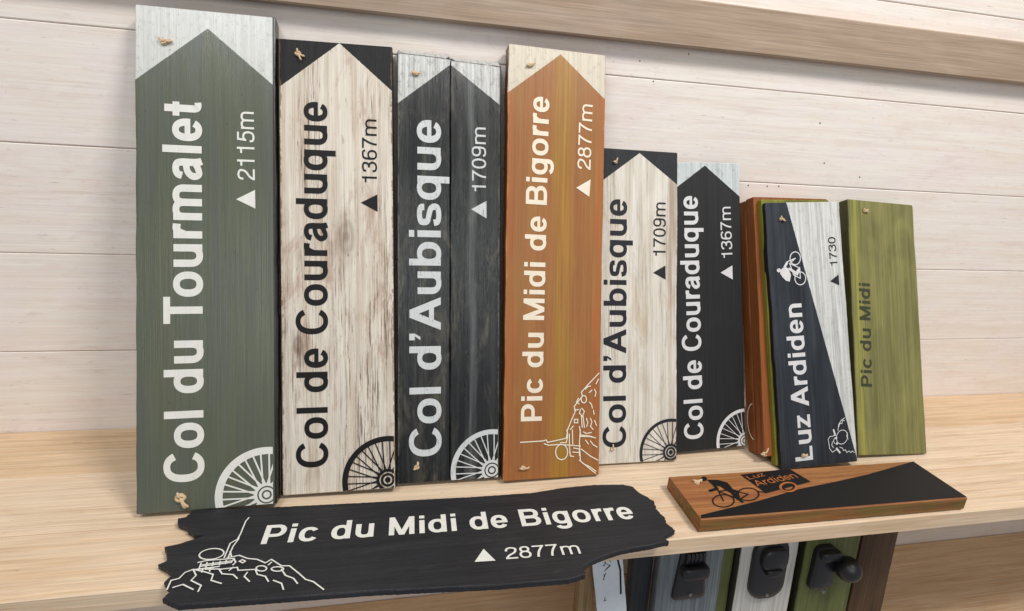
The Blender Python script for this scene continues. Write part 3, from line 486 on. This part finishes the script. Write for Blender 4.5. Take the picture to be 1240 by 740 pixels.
FR = {
 'tour': {'o': (-0.31598, 0.6276, 0.00713), 'U': (0.99996, 0.00712, 0.00634), 'V': (-0.00831, 0.32406, 0.946), 'w': 0.1587, 'h': 0.6316, 'T': 0.022},
 'cour': {'o': (-0.14988, 0.64642, 0.00684), 'U': (0.99973, -0.01688, 0.01574), 'V': (-0.00971, 0.31121, 0.95029), 'w': 0.145, 'h': 0.6049, 'T': 0.022},
 'aub': {'o': (-0.00115, 0.6557, 0.00652), 'U': (1.0, 0.0014, 0.00104), 'V': (-0.0014, 0.29624, 0.95511), 'w': 0.1428, 'h': 0.5948, 'T': 0.022},
 'pic': {'o': (0.14648, 0.64672, 0.00644), 'U': (0.99962, 0.02312, -0.01471), 'V': (0.00729, 0.29285, 0.95613), 'w': 0.1474, 'h': 0.624, 'T': 0.022},
 'aub2': {'o': (0.29886, 0.67546, 0.00448), 'U': (0.99998, -0.0015, -0.00617), 'V': (0.00633, 0.32023, 0.94732), 'w': 0.135, 'h': 0.4914, 'T': 0.014},
 'cour2': {'o': (0.43259, 0.69055, 0.00664), 'U': (0.9993, 0.02355, 0.02916), 'V': (-0.03491, 0.30137, 0.95287), 'w': 0.1354, 'h': 0.4703, 'T': 0.022},
 'luz': {'o': (0.59435, 0.63276, 0.00422), 'U': (0.99862, -0.00838, 0.05182), 'V': (-0.04555, 0.35217, 0.93483), 'w': 0.137, 'h': 0.4263, 'T': 0.012},
 'D': {'o': (0.57522, 0.65324, 0.01582), 'U': (0.99987, 0.0093, 0.0129), 'V': (-0.01538, 0.35944, 0.93304), 'w': 0.14, 'h': 0.4216, 'T': 0.044},
 'C': {'o': (0.59012, 0.64212, 0.0049), 'U': (0.99928, -0.0022, 0.03779), 'V': (-0.03462, 0.35047, 0.93593), 'w': 0.125, 'h': 0.4292, 'T': 0.014},
 'B': {'o': (0.75292, 0.65099, 0.00838), 'U': (0.99927, 5e-05, -0.03827), 'V': (0.03506, 0.39937, 0.91612), 'w': 0.14, 'h': 0.4396, 'T': 0.021},
 'lie': {'o': (0.38524, 0.52047, 0.02191), 'rz': -0.00713, 'w': 0.09205, 'T': 0.02191},
}

M_twine = plain('twine', (204, 174, 140), 0.9, 0, 0.28, 900, 0.5)
M_hole = plain('hole_shade', (16, 13, 11), 0.9)
def knot_bm(sz, ang, rnd):
    bm = bmesh.new(); sz *= 1.25; r = 0.0011 * (0.6 + 0.4 * sz)
    # a loop through the hole, wrapped ends
    for k in range(3):
        ph = rnd.uniform(0, 6); R0 = 0.0019 * sz * (1 - 0.12 * k)
        pts = [(R0 * math.cos(t) * (1.15 if k else 0.9), -0.0010 - 0.0007 * k - 0.0009 * math.sin(t * 2 + ph), R0 * 0.8 * math.sin(t)) for t in [ph + 6.0 * i / 12 for i in range(13)]]
        tube_bm(bm, pts, r, 6)
    for k in range(3):
        a = ang + rnd.uniform(-0.5, 0.5) + (0 if k < 2 else 2.6); L = 0.0058 * sz * rnd.uniform(0.7, 1.15) * (1 if k < 2 else 0.6)
        pts = [(math.cos(a) * L * t, -0.0020 - 0.0018 * math.sin(t * 3) , math.sin(a) * L * t + 0.0006 * math.sin(t * 7 + k)) for t in [i / 6 for i in range(7)]]
        tube_bm(bm, pts, r * 0.9, 6, [1, 1, 1, 1, 1.05, 1.15, 0.8])
    return bm

def frame_matrix(f):
    U, V = Vector(f['U']), Vector(f['V']); n = U.cross(V); Y = -n; o = Vector(f['o'])
    return Matrix(((U.x, Y.x, V.x, o.x), (U.y, Y.y, V.y, o.y), (U.z, Y.z, V.z, o.z), (0, 0, 0, 1)))

def decorate(root, art, mats, mapf, rect, seed, ktilt=None):
    rnd = random.Random(seed); groups = {}
    def dec(key, colr):
        k = (key, colr)
        if k not in groups: groups[k] = Decal(mapf, rect); groups[k].k = len(groups) * 60
        return groups[k]
    for a in art:
        if a[0] == 'text': add_text(dec(a[1], a[7]), a[2], a[3], a[4], a[5], a[6])
        elif a[0] == 'poly': dec(a[1], a[3]).flat(a[2])
        elif a[0] == 'line':
            d = dec(a[1], a[4])
            for l in a[2]: d.strokes(l, a[3])
        elif a[0] == 'wheel': add_wheel(dec(a[1], a[5]), a[2], a[3], a[4])
        elif a[0] == 'knot':
            bm = bmesh.new(); rr_ = 0.0026 * (0.6 + 0.4 * a[2])
            vv = [bm.verts.new(mapf(a[1][0] + rr_ * math.cos(q), a[1][1] + rr_ * math.sin(q), 0.0002)) for q in [2 * math.pi * i / 14 for i in range(14)]]
            bm.faces.new(vv); obj('hole_shade_disc', bm, M_hole, root)  # flat black disc, paints the dark inside of a drilled hole
            k = obj('twine_knot', knot_bm(a[2], math.radians(a[3]), rnd), M_twine, root, True)
            k.location = mapf(a[1][0], a[1][1], 0.0)
            if ktilt: k.rotation_euler = ktilt
    for (key, colr), d in groups.items():
        o = obj(key, d.bm, mats[colr], root)

def front_map(u, v, lift): return (u, -lift, v)

def arrow_of(key):
    for a in ART[key]:
        if a[0] == 'arrow':
            l, t, r = a[1:]; return (t[0], t[1], (t[1] - l[1]) / (t[0] - l[0]), (t[1] - r[1]) / (r[0] - t[0]))

def sign(key, label, mat, mats, group=None, seed=1, wavy=0.0, planks=None, chamfer=0.0, T=None, name='wooden_sign', y0=0.0, parts=True, extra_h=0.0, flare=(0, 0)):
    f = FR[key]; root = thing(name, label, 'sign', frame_matrix(f), group)
    T = T or f['T']; w, h = f['w'], f['h'] + extra_h
    if planks:
        for i, (a, b, hh) in enumerate(planks): obj('plank', plank_bm(a, b, hh, T - 0.0005, 0.0012, seed + i, chamfer=chamfer, y0=y0), mat, root)
    else: obj('plank', plank_bm(-flare[0], w + flare[1], h, T - 0.0005, 0.0013, seed, wavy_left=wavy, y0=y0), mat, root)
    if parts and key in ART: decorate(root, ART[key], mats, front_map, (0.0012, 0.0012, w - 0.0012, h - 0.0012), seed)
    return root

# ------------------------------------------------------------------ wall and shelf
YW = 0.8537
wall = thing('wall', 'whitewashed wooden plank wall behind the row of upright signs', 'wall', Matrix.Translation((0.4, YW, 0)))
def local(o, root): o.location = o.location - root.location; return o
wm = [wood('whitewashed_pine_%d' % i, (240, 232, 223), (232, 216, 202), (240, 228, 228), seed=20 + i * 3.7, axis='X', fine=0.035, rough=0.6, bump=0.10, f2=0.55, f3=0.5, scratch=(200, 178, 158), scratch_amt=0.28, patch=(232, 214, 206), patch_amt=0.6) for i in range(3)]
zj = 0.42854; pitch = 0.14836; k = 0
for j in range(-6, 4):
    z0 = zj + pitch * j; z1 = z0 + pitch
    o = obj('wall_plank', hplank_bm(-1.6, 2.0, 0, 0.018, z0 + 0.0004, z1 - 0.0004, 0.0013, 60, 0.0006), wm[k % 3], wall); k += 1
    lb = obj('rebate_strip', hplank_bm(-1.6, 2.0, 0.0045, 0.020, z0 - 0.003, z0 + 0.003, 0.0003, 2), wm[1], wall)
# tongue bead above the middle joint
M_nail = plain('nail_steel', (70, 60, 55), 0.5, 0.6)
for (x, z) in ((0.3612, 0.6005), (0.4408, 0.6172), (0.7012, 0.5327), (0.7276, 0.468), (0.8071, 0.4478), (0.5883, 0.4232), (0.6253, 0.4235), (0.6479, 0.4245), (0.388, 0.5736)):
    bm = bmesh.new(); bmesh.ops.create_cone(bm, cap_ends=True, segments=10, radius1=0.0011, radius2=0.0011, depth=0.002, matrix=Matrix.Translation((x - 0.4, 0.0004, z)) @ Matrix.Rotation(math.pi / 2, 4, 'X'))
    obj('nail', bm, M_nail, wall)

rail = obj('wooden_rail', hplank_bm(-1.6, 2.0, 0.8337, YW - 0.0008, 0.624, 0.688, 0.002, 40, 0.0004),
           wood('rail_pine', (176, 154, 134), (162, 138, 116), (184, 164, 146), seed=41, axis='X', fine=0.12, rough=0.6, bump=0.2))
rail['label'] = 'light brown wooden rail fixed across the wall above the signs'; rail['category'] = 'rail'

shelf = thing('shelf', 'pale pine shelf board that the upright signs stand on', 'shelf', Matrix.Translation((0.4, 0.68, -0.026)))
pm = [wood('shelf_pine_%d' % i, b, c, d, seed=50 + i * 2.3, axis='X', fine=0.10, rough=0.5, bump=0.18, f2=0.7, f3=0.4, scratch=(190, 140, 94), scratch_amt=0.5, knot=kn, flatw=True)
      for i, (b, c, d, kn) in enumerate((((230, 204, 174), (218, 184, 146), (236, 212, 186), ((-0.09, -0.045, 0.014), (-0.12, 0.35, 0.012))), ((234, 209, 180), (224, 194, 160), (238, 216, 190), ((-0.0, 0.33, 0.014),)), ((228, 198, 162), (212, 176, 136), (232, 206, 176), None)))]
for i, (a, b) in enumerate(((0.514, 0.6145), (0.6150, 0.7345), (0.7350, 0.8525))):
    o = obj('shelf_plank', hplank_bm(-2.0, 1.6, a - 0.68, b - 0.68, 0.0, 0.026, 0.0009 if i else 0.0016, 30), pm[i], shelf)
M_knotw = plain('pine_knot', (120, 78, 50), 0.6)

# ------------------------------------------------------------------ paints
P_white = paint('cream_lettering_paint', (226, 224, 216), (150, 150, 140), 0.70, 0.76)
P_white_worn = paint('worn_white_lettering_paint', (208, 210, 210), (70, 72, 72), 0.60, 0.68, amt=0.75)
P_cream = paint('warm_cream_lettering_paint', (240, 226, 204), (190, 130, 80), 0.68, 0.76)
P_black = paint('black_lettering_paint', (22, 20, 21), (120, 100, 84), 0.70, 0.78, amt=0.5)
P_slate = paint('slate_lettering_paint', (38, 38, 44), (150, 140, 130), 0.66, 0.76, amt=0.5)
P_orange = paint('orange_lettering_paint', (176, 104, 52), (60, 40, 30), 0.62, 0.7)
P_rim = paint('thin_white_line_paint', (216, 214, 214), (110, 110, 112), 0.62, 0.72)

# ------------------------------------------------------------------ the upright signs
GRP = None
m = wood('green_grey_stain', (90, 95, 80), (84, 88, 84), (97, 98, 72), seed=1, fine=0.07, rough=0.26, spec=0.5, bump=0.18, side=(24, 26, 23), face_x=(-0.1, 0.1592),
         arrow=arrow_of('tour'), corner=(206, 206, 200), corner2=(176, 176, 170), speck=(30, 30, 30), f2=0.5, f3=0.4)
sign('tour', 'large green-grey arrow sign reading Col du Tourmalet, leftmost of the upright signs', m, {'w': P_white, 'k': P_black}, seed=1, flare=(0, 0.0036))

m = wood('scratched_whitewash', (222, 213, 198), (198, 178, 156), (228, 217, 205), seed=2.2, fine=0.10, rough=0.55, bump=0.35, side=(18, 17, 16), face_x=(-0.0001, 0.1451),
         arrow=arrow_of('cour'), corner=(22, 20, 21), corner2=(34, 31, 31), scratch=(98, 70, 50), scratch_amt=0.9, f2=0.75, f3=0.5, knot=((0.083, 0.345, 0.022), (0.02, 0.2, 0.012)), patch=(170, 134, 112), patch_amt=0.66, edge=(0.145, (120, 92, 66), 0.7))
sign('cour', 'tall whitewashed arrow sign with black top corners reading Col de Couraduque', m, {'w': P_white, 'k': P_black}, seed=2, flare=(0.0026, 0.0014))

m = wood('charcoal_stain_streaked', (33, 34, 36), (58, 60, 56), (24, 25, 26), seed=3.1, fine=0.2, rough=0.25, spec=0.55, bump=0.5, side=(14, 14, 15), side_y=0.013, face_x=(-0.0001, 0.1429),
         arrow=arrow_of('aub'), corner=(206, 206, 202), corner2=(146, 144, 140), speck=(120, 118, 112), f2=0.8, f3=0.6, patch=(104, 98, 86), patch_amt=0.6, edge=(0.1429, (120, 118, 110), 0.5),
         stripes=((0.104, 0.010, (118, 122, 122), 0.5), (0.032, 0.008, (96, 92, 80), 0.4)), chamfer_tip=(0.0721, 0.5955))
f = FR['aub']
sign('aub', 'tall charcoal arrow sign with a split down its middle reading Col d’Aubisque', m, {'w': P_white_worn, 'k': P_black}, seed=3,
     planks=((-0.0012, 0.0716, 0.6075), (0.0727, f['w'] + 0.0018, 0.6035)), chamfer=0.0115)

m = wood('orange_stain', (160, 106, 60), (150, 95, 54), (158, 116, 62), seed=4.7, fine=0.08, rough=0.34, bump=0.22, side=(104, 60, 36),
         arrow=arrow_of('pic'), corner=(214, 204, 184), corner2=(190, 178, 158), f2=0.6, f3=0.55, edge=(0.1474, (196, 140, 84), 0.55), stripes=((0.086, 0.024, (172, 134, 46), 0.75), (0.145, 0.010, (196, 96, 50), 0.5), (0.004, 0.012, (184, 92, 52), 0.4)))
sign('pic', 'tall orange arrow sign reading Pic du Midi de Bigorre with an observatory drawing', m, {'w': P_cream, 'k': P_black}, seed=4)

m = wood('scratched_whitewash_small', (224, 218, 206), (196, 182, 162), (230, 224, 214), seed=5.9, fine=0.10, rough=0.55, bump=0.35, side=(120, 110, 94),
         arrow=arrow_of('aub2'), corner=(36, 38, 41), corner2=(48, 51, 54), patch=(196, 172, 142), patch_amt=0.5, edge=(0.135, (120, 100, 74), 0.6), scratch=(130, 106, 80), scratch_amt=0.65, f2=0.65, f3=0.5, stripes=((0.126, 0.012, (150, 116, 86), 0.7),))
sign('aub2', 'shorter whitewashed arrow sign with slate top corners reading Col d’Aubisque', m, {'w': P_white, 'k': P_slate}, seed=5)

m = wood('charcoal_paint', (37, 37, 38), (31, 31, 32), (44, 44, 45), seed=6.3, fine=0.12, rough=0.5, bump=0.2, side=(26, 26, 27),
         arrow=arrow_of('cour2'), corner=(200, 206, 206), corner2=(160, 164, 164), f2=0.5, f3=0.4)
sign('cour2', 'shorter charcoal arrow sign with pale top corners reading Col de Couraduque', m, {'w': P_rim, 'k': P_black}, seed=6)

# two orange boards seen edge on, one against the other
fD = FR['D']; T2 = fD['T'] / 2
mo = [wood('rust_stain_%d' % i, b, c, d, seed=70 + i * 5, fine=0.16, rough=0.5, bump=0.35, f2=0.7, f3=0.6) for i, (b, c, d) in enumerate((((146, 84, 44), (116, 62, 32), (160, 102, 54)), ((148, 86, 44), (120, 66, 34), (140, 84, 40))))]
r1 = thing('wooden_sign', 'rust-orange board seen edge on with a pale curved line, beside the short charcoal sign', 'sign', frame_matrix(fD), 'boards stacked face to face')
obj('plank', plank_bm(0, fD['w'], fD['h'] - 0.0015, T2 - 0.0012, 0.0013, 11, y0=T2 + 0.0006), mo[0], r1)
dc = Decal(lambda u, v, lift: (-lift - 0.0009, T2 + v, u), (0, 0.0018, 1, T2 - 0.001))
pts = [(0.052 + 0.030 * math.sin(t), 0.001 + 0.0165 * (1 - ((t / 1.35) ** 2) * 0.85)) for t in [-1.35 + 2.7 * i / 20 for i in range(21)]]
dc.ribbon([(a, b) for a, b in pts], 0.0010)
obj('curved_line_drawing', dc.bm, P_cream, r1)
r2 = thing('wooden_sign', 'rust-orange board seen edge on, pressed against the front of another orange board', 'sign', frame_matrix(fD), 'boards stacked face to face')
obj('plank', plank_bm(0, fD['w'], fD['h'], T2 - 0.0012, 0.0013, 12, y0=0.0), mo[1], r2)
kb = obj('twine_knot', knot_bm(1.6, 0.6, random.Random(5)), M_twine, r2, True); kb.location = (0.0015, 0.004, 0.004)

m = wood('olive_stain', (124, 124, 42), (92, 96, 32), (150, 144, 56), seed=8.8, fine=0.2, rough=0.45, bump=0.4, f2=0.7, f3=0.6, stripes=((0.0, 0.01, (150, 150, 56), 0.4),))
r3 = thing('wooden_sign', 'olive green board seen edge on, between the orange boards and the blue-black sign', 'sign', frame_matrix(FR['C']), 'boards stacked face to face')
obj('plank', plank_bm(0, FR['C']['w'], FR['C']['h'], FR['C']['T'] - 0.001, 0.0013, 13), m, r3)

dg = ART['luz'][0]
m = wood('blue_black_paint', (44, 48, 54), (60, 66, 73), (31, 33, 37), seed=9.4, fine=0.18, rough=0.45, bump=0.4, side=(20, 21, 26), diag=(dg[1], dg[2]), corner=(212, 212, 208), corner2=(188, 186, 180), f2=0.7, f3=0.5)
sign('luz', 'blue-black and white sign reading Luz Ardiden with a white cyclist and a sheep', m, {'w': P_rim, 'k': P_slate}, seed=9, wavy=0.0016)

m = wood('olive_yellow_stain', (126, 122, 76), (108, 107, 60), (146, 140, 84), seed=10.1, fine=0.14, rough=0.5, bump=0.35, side=(66, 66, 28), f2=0.7, f3=0.6, stripes=((0.012, 0.012, (178, 172, 74), 0.6),))  # side colour darkened to hold the shade next to the Luz sign
sign('B', 'olive green sign reading Pic du Midi behind the right edge of the Luz Ardiden sign', m, {'w': P_white, 'k': paint('dark_green_lettering_paint', (62, 66, 48))}, seed=10)

# ------------------------------------------------------------------ signs lying on the shelf
f = FR['lie']; o = Vector(f['o'])
mw = Matrix.Translation((o.x, o.y, 0.0012)) @ Matrix.Rotation(f['rz'], 4, 'Z')
lie = thing('wooden_sign', 'orange sign lying flat on the shelf with a black road wedge, cyclist and trailer', 'sign', mw)
g_top = f['T'] - 0.0012; LX = 0.426
# local board: x along, y depth, z thickness
mL = wood('orange_stain_flat', (172, 114, 70), (142, 84, 52), (160, 114, 64), seed=14, axis='X', fine=0.16, rough=0.45, bump=0.35, f2=0.8, f3=0.7, patch=(128, 76, 44), patch_amt=0.45, scratch=(96, 62, 40), scratch_amt=0.4)
mE = wood('orange_edge_stain', (150, 100, 56), (116, 74, 38), (118, 104, 48), seed=15, axis='X', fine=0.2, rough=0.5, bump=0.4, f2=0.8, f3=0.7)
bm = hplank_bm(0, LX, 0, f['w'], 0, g_top, 0.0016, 60, 0.0)
for v in bm.verts:
    q = noise.noise(v.co * 60) * 0.0005
    v.co.y += q; 
    if v.co.x < 0.001: v.co.x += noise.noise(Vector((v.co.y * 60, v.co.z * 90, 3))) * 0.0008
bl = obj('plank', bm, mL, lie, False); bl.data.materials.append(mE)
for p in bl.data.polygons:
    if p.normal.z < 0.6: p.material_index = 1
decorate(lie, ART['lie'], {'k': P_black, 'o': P_orange, 'w': P_white}, lambda u, v, lift: (u, v, g_top + lift), (0.0012, 0.0014, LX, f['w'] - 0.0014), 21, (-math.pi / 2, 0, 0))

out = ART['black'][0][1]; TB = 0.0085
cx = sum(p[0] for p in out) / len(out)
blk = thing('wooden_sign', 'black ragged-ended sign lying on the shelf edge reading Pic du Midi de Bigorre', 'sign', Matrix.Translation((0, 0.5, 0.0012)))
dense = []
rn = random.Random(4)
for i in range(len(out)):
    p, q = out[i], out[(i + 1) % len(out)]; L = math.hypot(q[0] - p[0], q[1] - p[1]); n = max(1, int(L / 0.0022))
    for kk in range(n):
        end = L < 0.03
        t = kk / n; x = p[0] + (q[0] - p[0]) * t; y = p[1] + (q[1] - p[1]) * t
        j = 0.0006 if L > 0.02 else 0.0003
        if end: x += noise.noise(Vector((3, y * 260, 5))) * 0.0022 + noise.noise(Vector((9, y * 900, 2))) * 0.0009
        dense.append((x + noise.noise(Vector((x * 300, y * 300, 1))) * j, y + noise.noise(Vector((x * 300, y * 300, 7))) * j))
ar = sum(dense[i - 1][0] * dense[i][1] - dense[i][0] * dense[i - 1][1] for i in range(len(dense)))
if ar < 0: dense = dense[::-1]
bm = bmesh.new(); rings = []
cen = (cx, sum(p[1] for p in out) / len(out))
def inset(i, d):
    p, q = dense[i - 1], dense[(i + 1) % len(dense)]; tx, ty = q[0] - p[0], q[1] - p[1]; l = math.hypot(tx, ty) or 1
    return (dense[i][0] - ty / l * d, dense[i][1] + tx / l * d)
for (d, z) in ((0.0022, 0.0), (0.0, 0.0015), (0.0, TB - 0.0016), (0.0006, TB - 0.0004), (0.0014, TB)):
    rings.append([bm.verts.new((*inset(i, d), z)) for i in range(len(dense))])
N = len(dense)
for a, b in zip(rings, rings[1:]):
    for i in range(N): bm.faces.new((a[i], a[(i + 1) % N], b[(i + 1) % N], b[i]))
from mathutils.geometry import tessellate_polygon
for ring, up in ((rings[-1], True), (rings[0], False)):
    for tri in tessellate_polygon([[v.co.copy() for v in ring]]):
        a, b, c = (ring[i] for i in tri)
        nz = (b.co - a.co).cross(c.co - a.co).z
        if abs(nz) < 1e-14: continue
        bm.faces.new((a, b, c) if (nz > 0) == up else (a, c, b))
mB = wood('black_paint_on_wood', (40, 40, 43), (34, 34, 37), (47, 47, 50), seed=17, axis='X', fine=0.14, rough=0.5, bump=0.3, f2=0.6, f3=0.5, patch=(58, 57, 58), patch_amt=0.4)
obj('plank', bm, mB, blk)
decorate(blk, ART['black'], {'w': P_white, 'k': P_black}, lambda u, v, lift: (u, v, TB + lift), (-2, -2, 2, 2), 22, (-math.pi / 2, 0, 0))

# ------------------------------------------------------------------ signs with fittings standing below the shelf
M_iron = plain('black_cast_iron', (26, 26, 30), 0.35, 0.0, 0.2, 300, 0.25, 0.6)
M_screw = plain('worn_steel_screw', (150, 150, 150), 0.3, 1.0)
def low_sign(x0, x1, label, mat, y=0.60, z0=-0.40, ztop=-0.04, lean=0.10, seed=1, T=0.02):
    mw = Matrix.Translation((x0, y - 0.30 * math.sin(lean) , z0)) @ Matrix.Rotation(-lean, 4, 'X')
    r = thing('wooden_sign', label, 'sign', mw, 'signs standing under the shelf')
    obj('plank', plank_bm(0, x1 - x0, (ztop - z0), T, 0.0016, seed), mat, r, True)
    return r
def rounded(bm, cx, zc, hw, hh, rad, y_front, depth, top_w=1.0, nseg=6, dome=0.0):
    pts = []
    for (sx, sz, a0) in ((1, -1, -90), (1, 1, 0), (-1, 1, 90), (-1, -1, 180)):
        for k in range(nseg + 1):
            a = math.radians(a0 + 90 * k / nseg)
            x = sx * (hw - rad) + rad * math.cos(a); z = sz * (hh - rad) + rad * math.sin(a)
            x *= 1 + (top_w - 1) * (z + hh) / (2 * hh)
            pts.append((cx + x, zc + z))
    rings = []
    for (ins, yy) in ((0, y_front), (0, y_front - depth * 0.55), (0.06, y_front - depth * 0.85), (0.22, y_front - depth)):
        rings.append([bm.verts.new((cx + (px - cx) * (1 - ins), yy, zc + (pz - zc) * (1 - ins))) for px, pz in pts])
    n = len(pts)
    for a, b in zip(rings, rings[1:]):
        for i in range(n): bm.faces.new((a[i], b[i], b[(i + 1) % n], a[(i + 1) % n]))
    bm.faces.new(rings[-1][::-1]); bmesh.ops.recalc_face_normals(bm, faces=bm.faces)
def opener(root, cx, ztop, kind):
    """cast wall bottle opener: back plate, hood and lip"""
    bm = bmesh.new()
    if kind == 0:
        rounded(bm, cx, ztop - 0.045, 0.028, 0.045, 0.008, -0.0004, 0.007, 0.72)
        op = obj('bottle_opener', bm, M_iron, root, True)
        for i, dx in enumerate((-0.016, -0.008, 0, 0.008, 0.016)):
            bm = bmesh.new(); rounded(bm, cx + dx * 0.8, ztop - 0.012, 0.0032, 0.009, 0.002, -0.006, 0.008, 0.85, 3); obj('rib', bm, M_iron, op, True)
        bm = bmesh.new(); rounded(bm, cx, ztop - 0.034, 0.022, 0.010, 0.006, -0.006, 0.016); obj('hood', bm, M_iron, op, True)
    elif kind == 1:
        rounded(bm, cx, ztop - 0.055, 0.031, 0.055, 0.026, -0.0004, 0.010)
        op = obj('bottle_opener', bm, M_iron, root, True)
        bm = bmesh.new(); rounded(bm, cx, ztop - 0.030, 0.022, 0.018, 0.012, -0.009, 0.012); obj('hood', bm, M_iron, op, True)
        bm = bmesh.new(); rounded(bm, cx, ztop - 0.052, 0.013, 0.006, 0.003, -0.009, 0.014); obj('lip', bm, M_iron, op, True)
    else:
        rounded(bm, cx - 0.012, ztop - 0.040, 0.022, 0.040, 0.012, -0.0004, 0.012, 0.85)
        op = obj('bottle_opener', bm, M_iron, root, True)
        bm = bmesh.new(); rounded(bm, cx - 0.012, ztop - 0.010, 0.018, 0.008, 0.006, -0.011, 0.012); obj('lip', bm, M_iron, op, True)
        bm = bmesh.new(); bmesh.ops.create_uvsphere(bm, u_segments=24, v_segments=14, radius=0.020, matrix=Matrix.Translation((cx + 0.020, -0.022, ztop - 0.034))); obj('round_knob', bm, M_iron, op, True)
    for dz in (0.006, 0.078 if kind != 1 else 0.1):
        bm = bmesh.new(); bmesh.ops.create_cone(bm, cap_ends=True, segments=12, radius1=0.0036, radius2=0.0028, depth=0.003, matrix=Matrix.Translation((cx - (0.012 if kind == 2 else 0), -(0.0142 if (kind == 2 and dz > 0.01) else 0.0095 if kind else 0.0085), ztop - dz)) @ Matrix.Rotation(math.pi / 2, 4, 'X'))
        obj('screw', bm, M_screw, op)
    return op
ml = [wood('low_tan_wood', (150, 124, 90), (120, 96, 66), (166, 138, 104), seed=81, fine=0.14),
      wood('low_grey_blue_wood', (124, 132, 138), (96, 104, 110), (146, 152, 154), seed=82, fine=0.2, scratch=(80, 84, 84), scratch_amt=0.5),
      wood('low_white_wood', (206, 204, 198), (180, 174, 164), (214, 212, 208), seed=83, fine=0.12, scratch=(140, 124, 104), scratch_amt=0.4, side=(60, 58, 54)),
      wood('low_olive_wood', (96, 102, 58), (80, 86, 46), (112, 118, 70), seed=84, fine=0.16, side=(40, 42, 28)),
      wood('low_brown_wood', (84, 60, 40), (66, 48, 34), (98, 72, 48), seed=85, fine=0.2),
      wood('low_gap_shade', (44, 46, 52), (54, 58, 62), (36, 38, 42), seed=86, fine=0.2)]  # last one is the shade colour for the gap strip
zt = -0.42
s0 = low_sign(0.262, 0.286, 'narrow tan board under the shelf beside the end of the black ragged sign', ml[0], y=0.60, seed=31)
s1 = low_sign(0.352, 0.386, 'added dark strip standing in for the shaded gap left of the grey-blue board under the shelf', ml[5], y=0.615, seed=32)  # added strip, its dark colour stands in for shade in the gap
s2 = low_sign(0.3885, 0.496, 'grey-blue board under the shelf with a ribbed black bottle opener', ml[1], y=0.60, seed=33)
opener(s2, 0.052, 0.303, 0)
s3 = low_sign(0.526, 0.629, 'white board under the shelf with a round-topped black bottle opener', ml[2], y=0.60, seed=34)
opener(s3, 0.050, 0.308, 1)
s4 = low_sign(0.643, 0.746, 'olive green board under the shelf with a black bottle opener and round knob', ml[3], y=0.60, seed=35)
opener(s4, 0.046, 0.284, 2)
s5 = low_sign(0.750, 0.820, 'dark brown board under the shelf, rightmost of the lower boards', ml[4], y=0.60, seed=36)
s6 = low_sign(0.499, 0.523, 'narrow olive-brown board under the shelf between the grey-blue and white boards', ml[3], y=0.612, seed=37)
# small white placard with black marks
mw = Matrix.Translation((0.292, 0.575, -0.21)) @ Matrix.Rotation(-0.12, 4, 'X') @ Matrix.Rotation(math.radians(-9), 4, 'Y')
pl = thing('placard', 'small white placard with black marks under the shelf near the ragged black sign', 'placard', mw)
obj('panel', plank_bm(0, 0.046, 0.15, 0.003, 0.0006, 40), plain('placard_white', (206, 214, 222), 0.5, 0, 0.05, 60), pl, True)
dcl = Decal(front_map, (0.001, 0.001, 0.045, 0.149)); rr = random.Random(8)
for i in range(7):
    x, z = rr.uniform(0.006, 0.036), rr.uniform(0.03, 0.14)
    dcl.strokes([(x + rr.uniform(-.006, .006), z + rr.uniform(-.008, .008)) for _ in range(4)], 0.0009)
dcl.strokes([(0.040, 0.148), (0.038, 0.11), (0.041, 0.09), (0.039, 0.05)], 0.0028)
obj('ink_marks', dcl.bm, P_black, pl)
ls = obj('lower_shelf', hplank_bm(-2.0, 1.6, 0.50, 0.8525, -0.4265, -0.4005, 0.002, 4), pm[2]); ls.location = (0.4, 0, 0)
ls['label'] = 'lower pine shelf board carrying the boards with bottle openers'; ls['category'] = 'shelf'
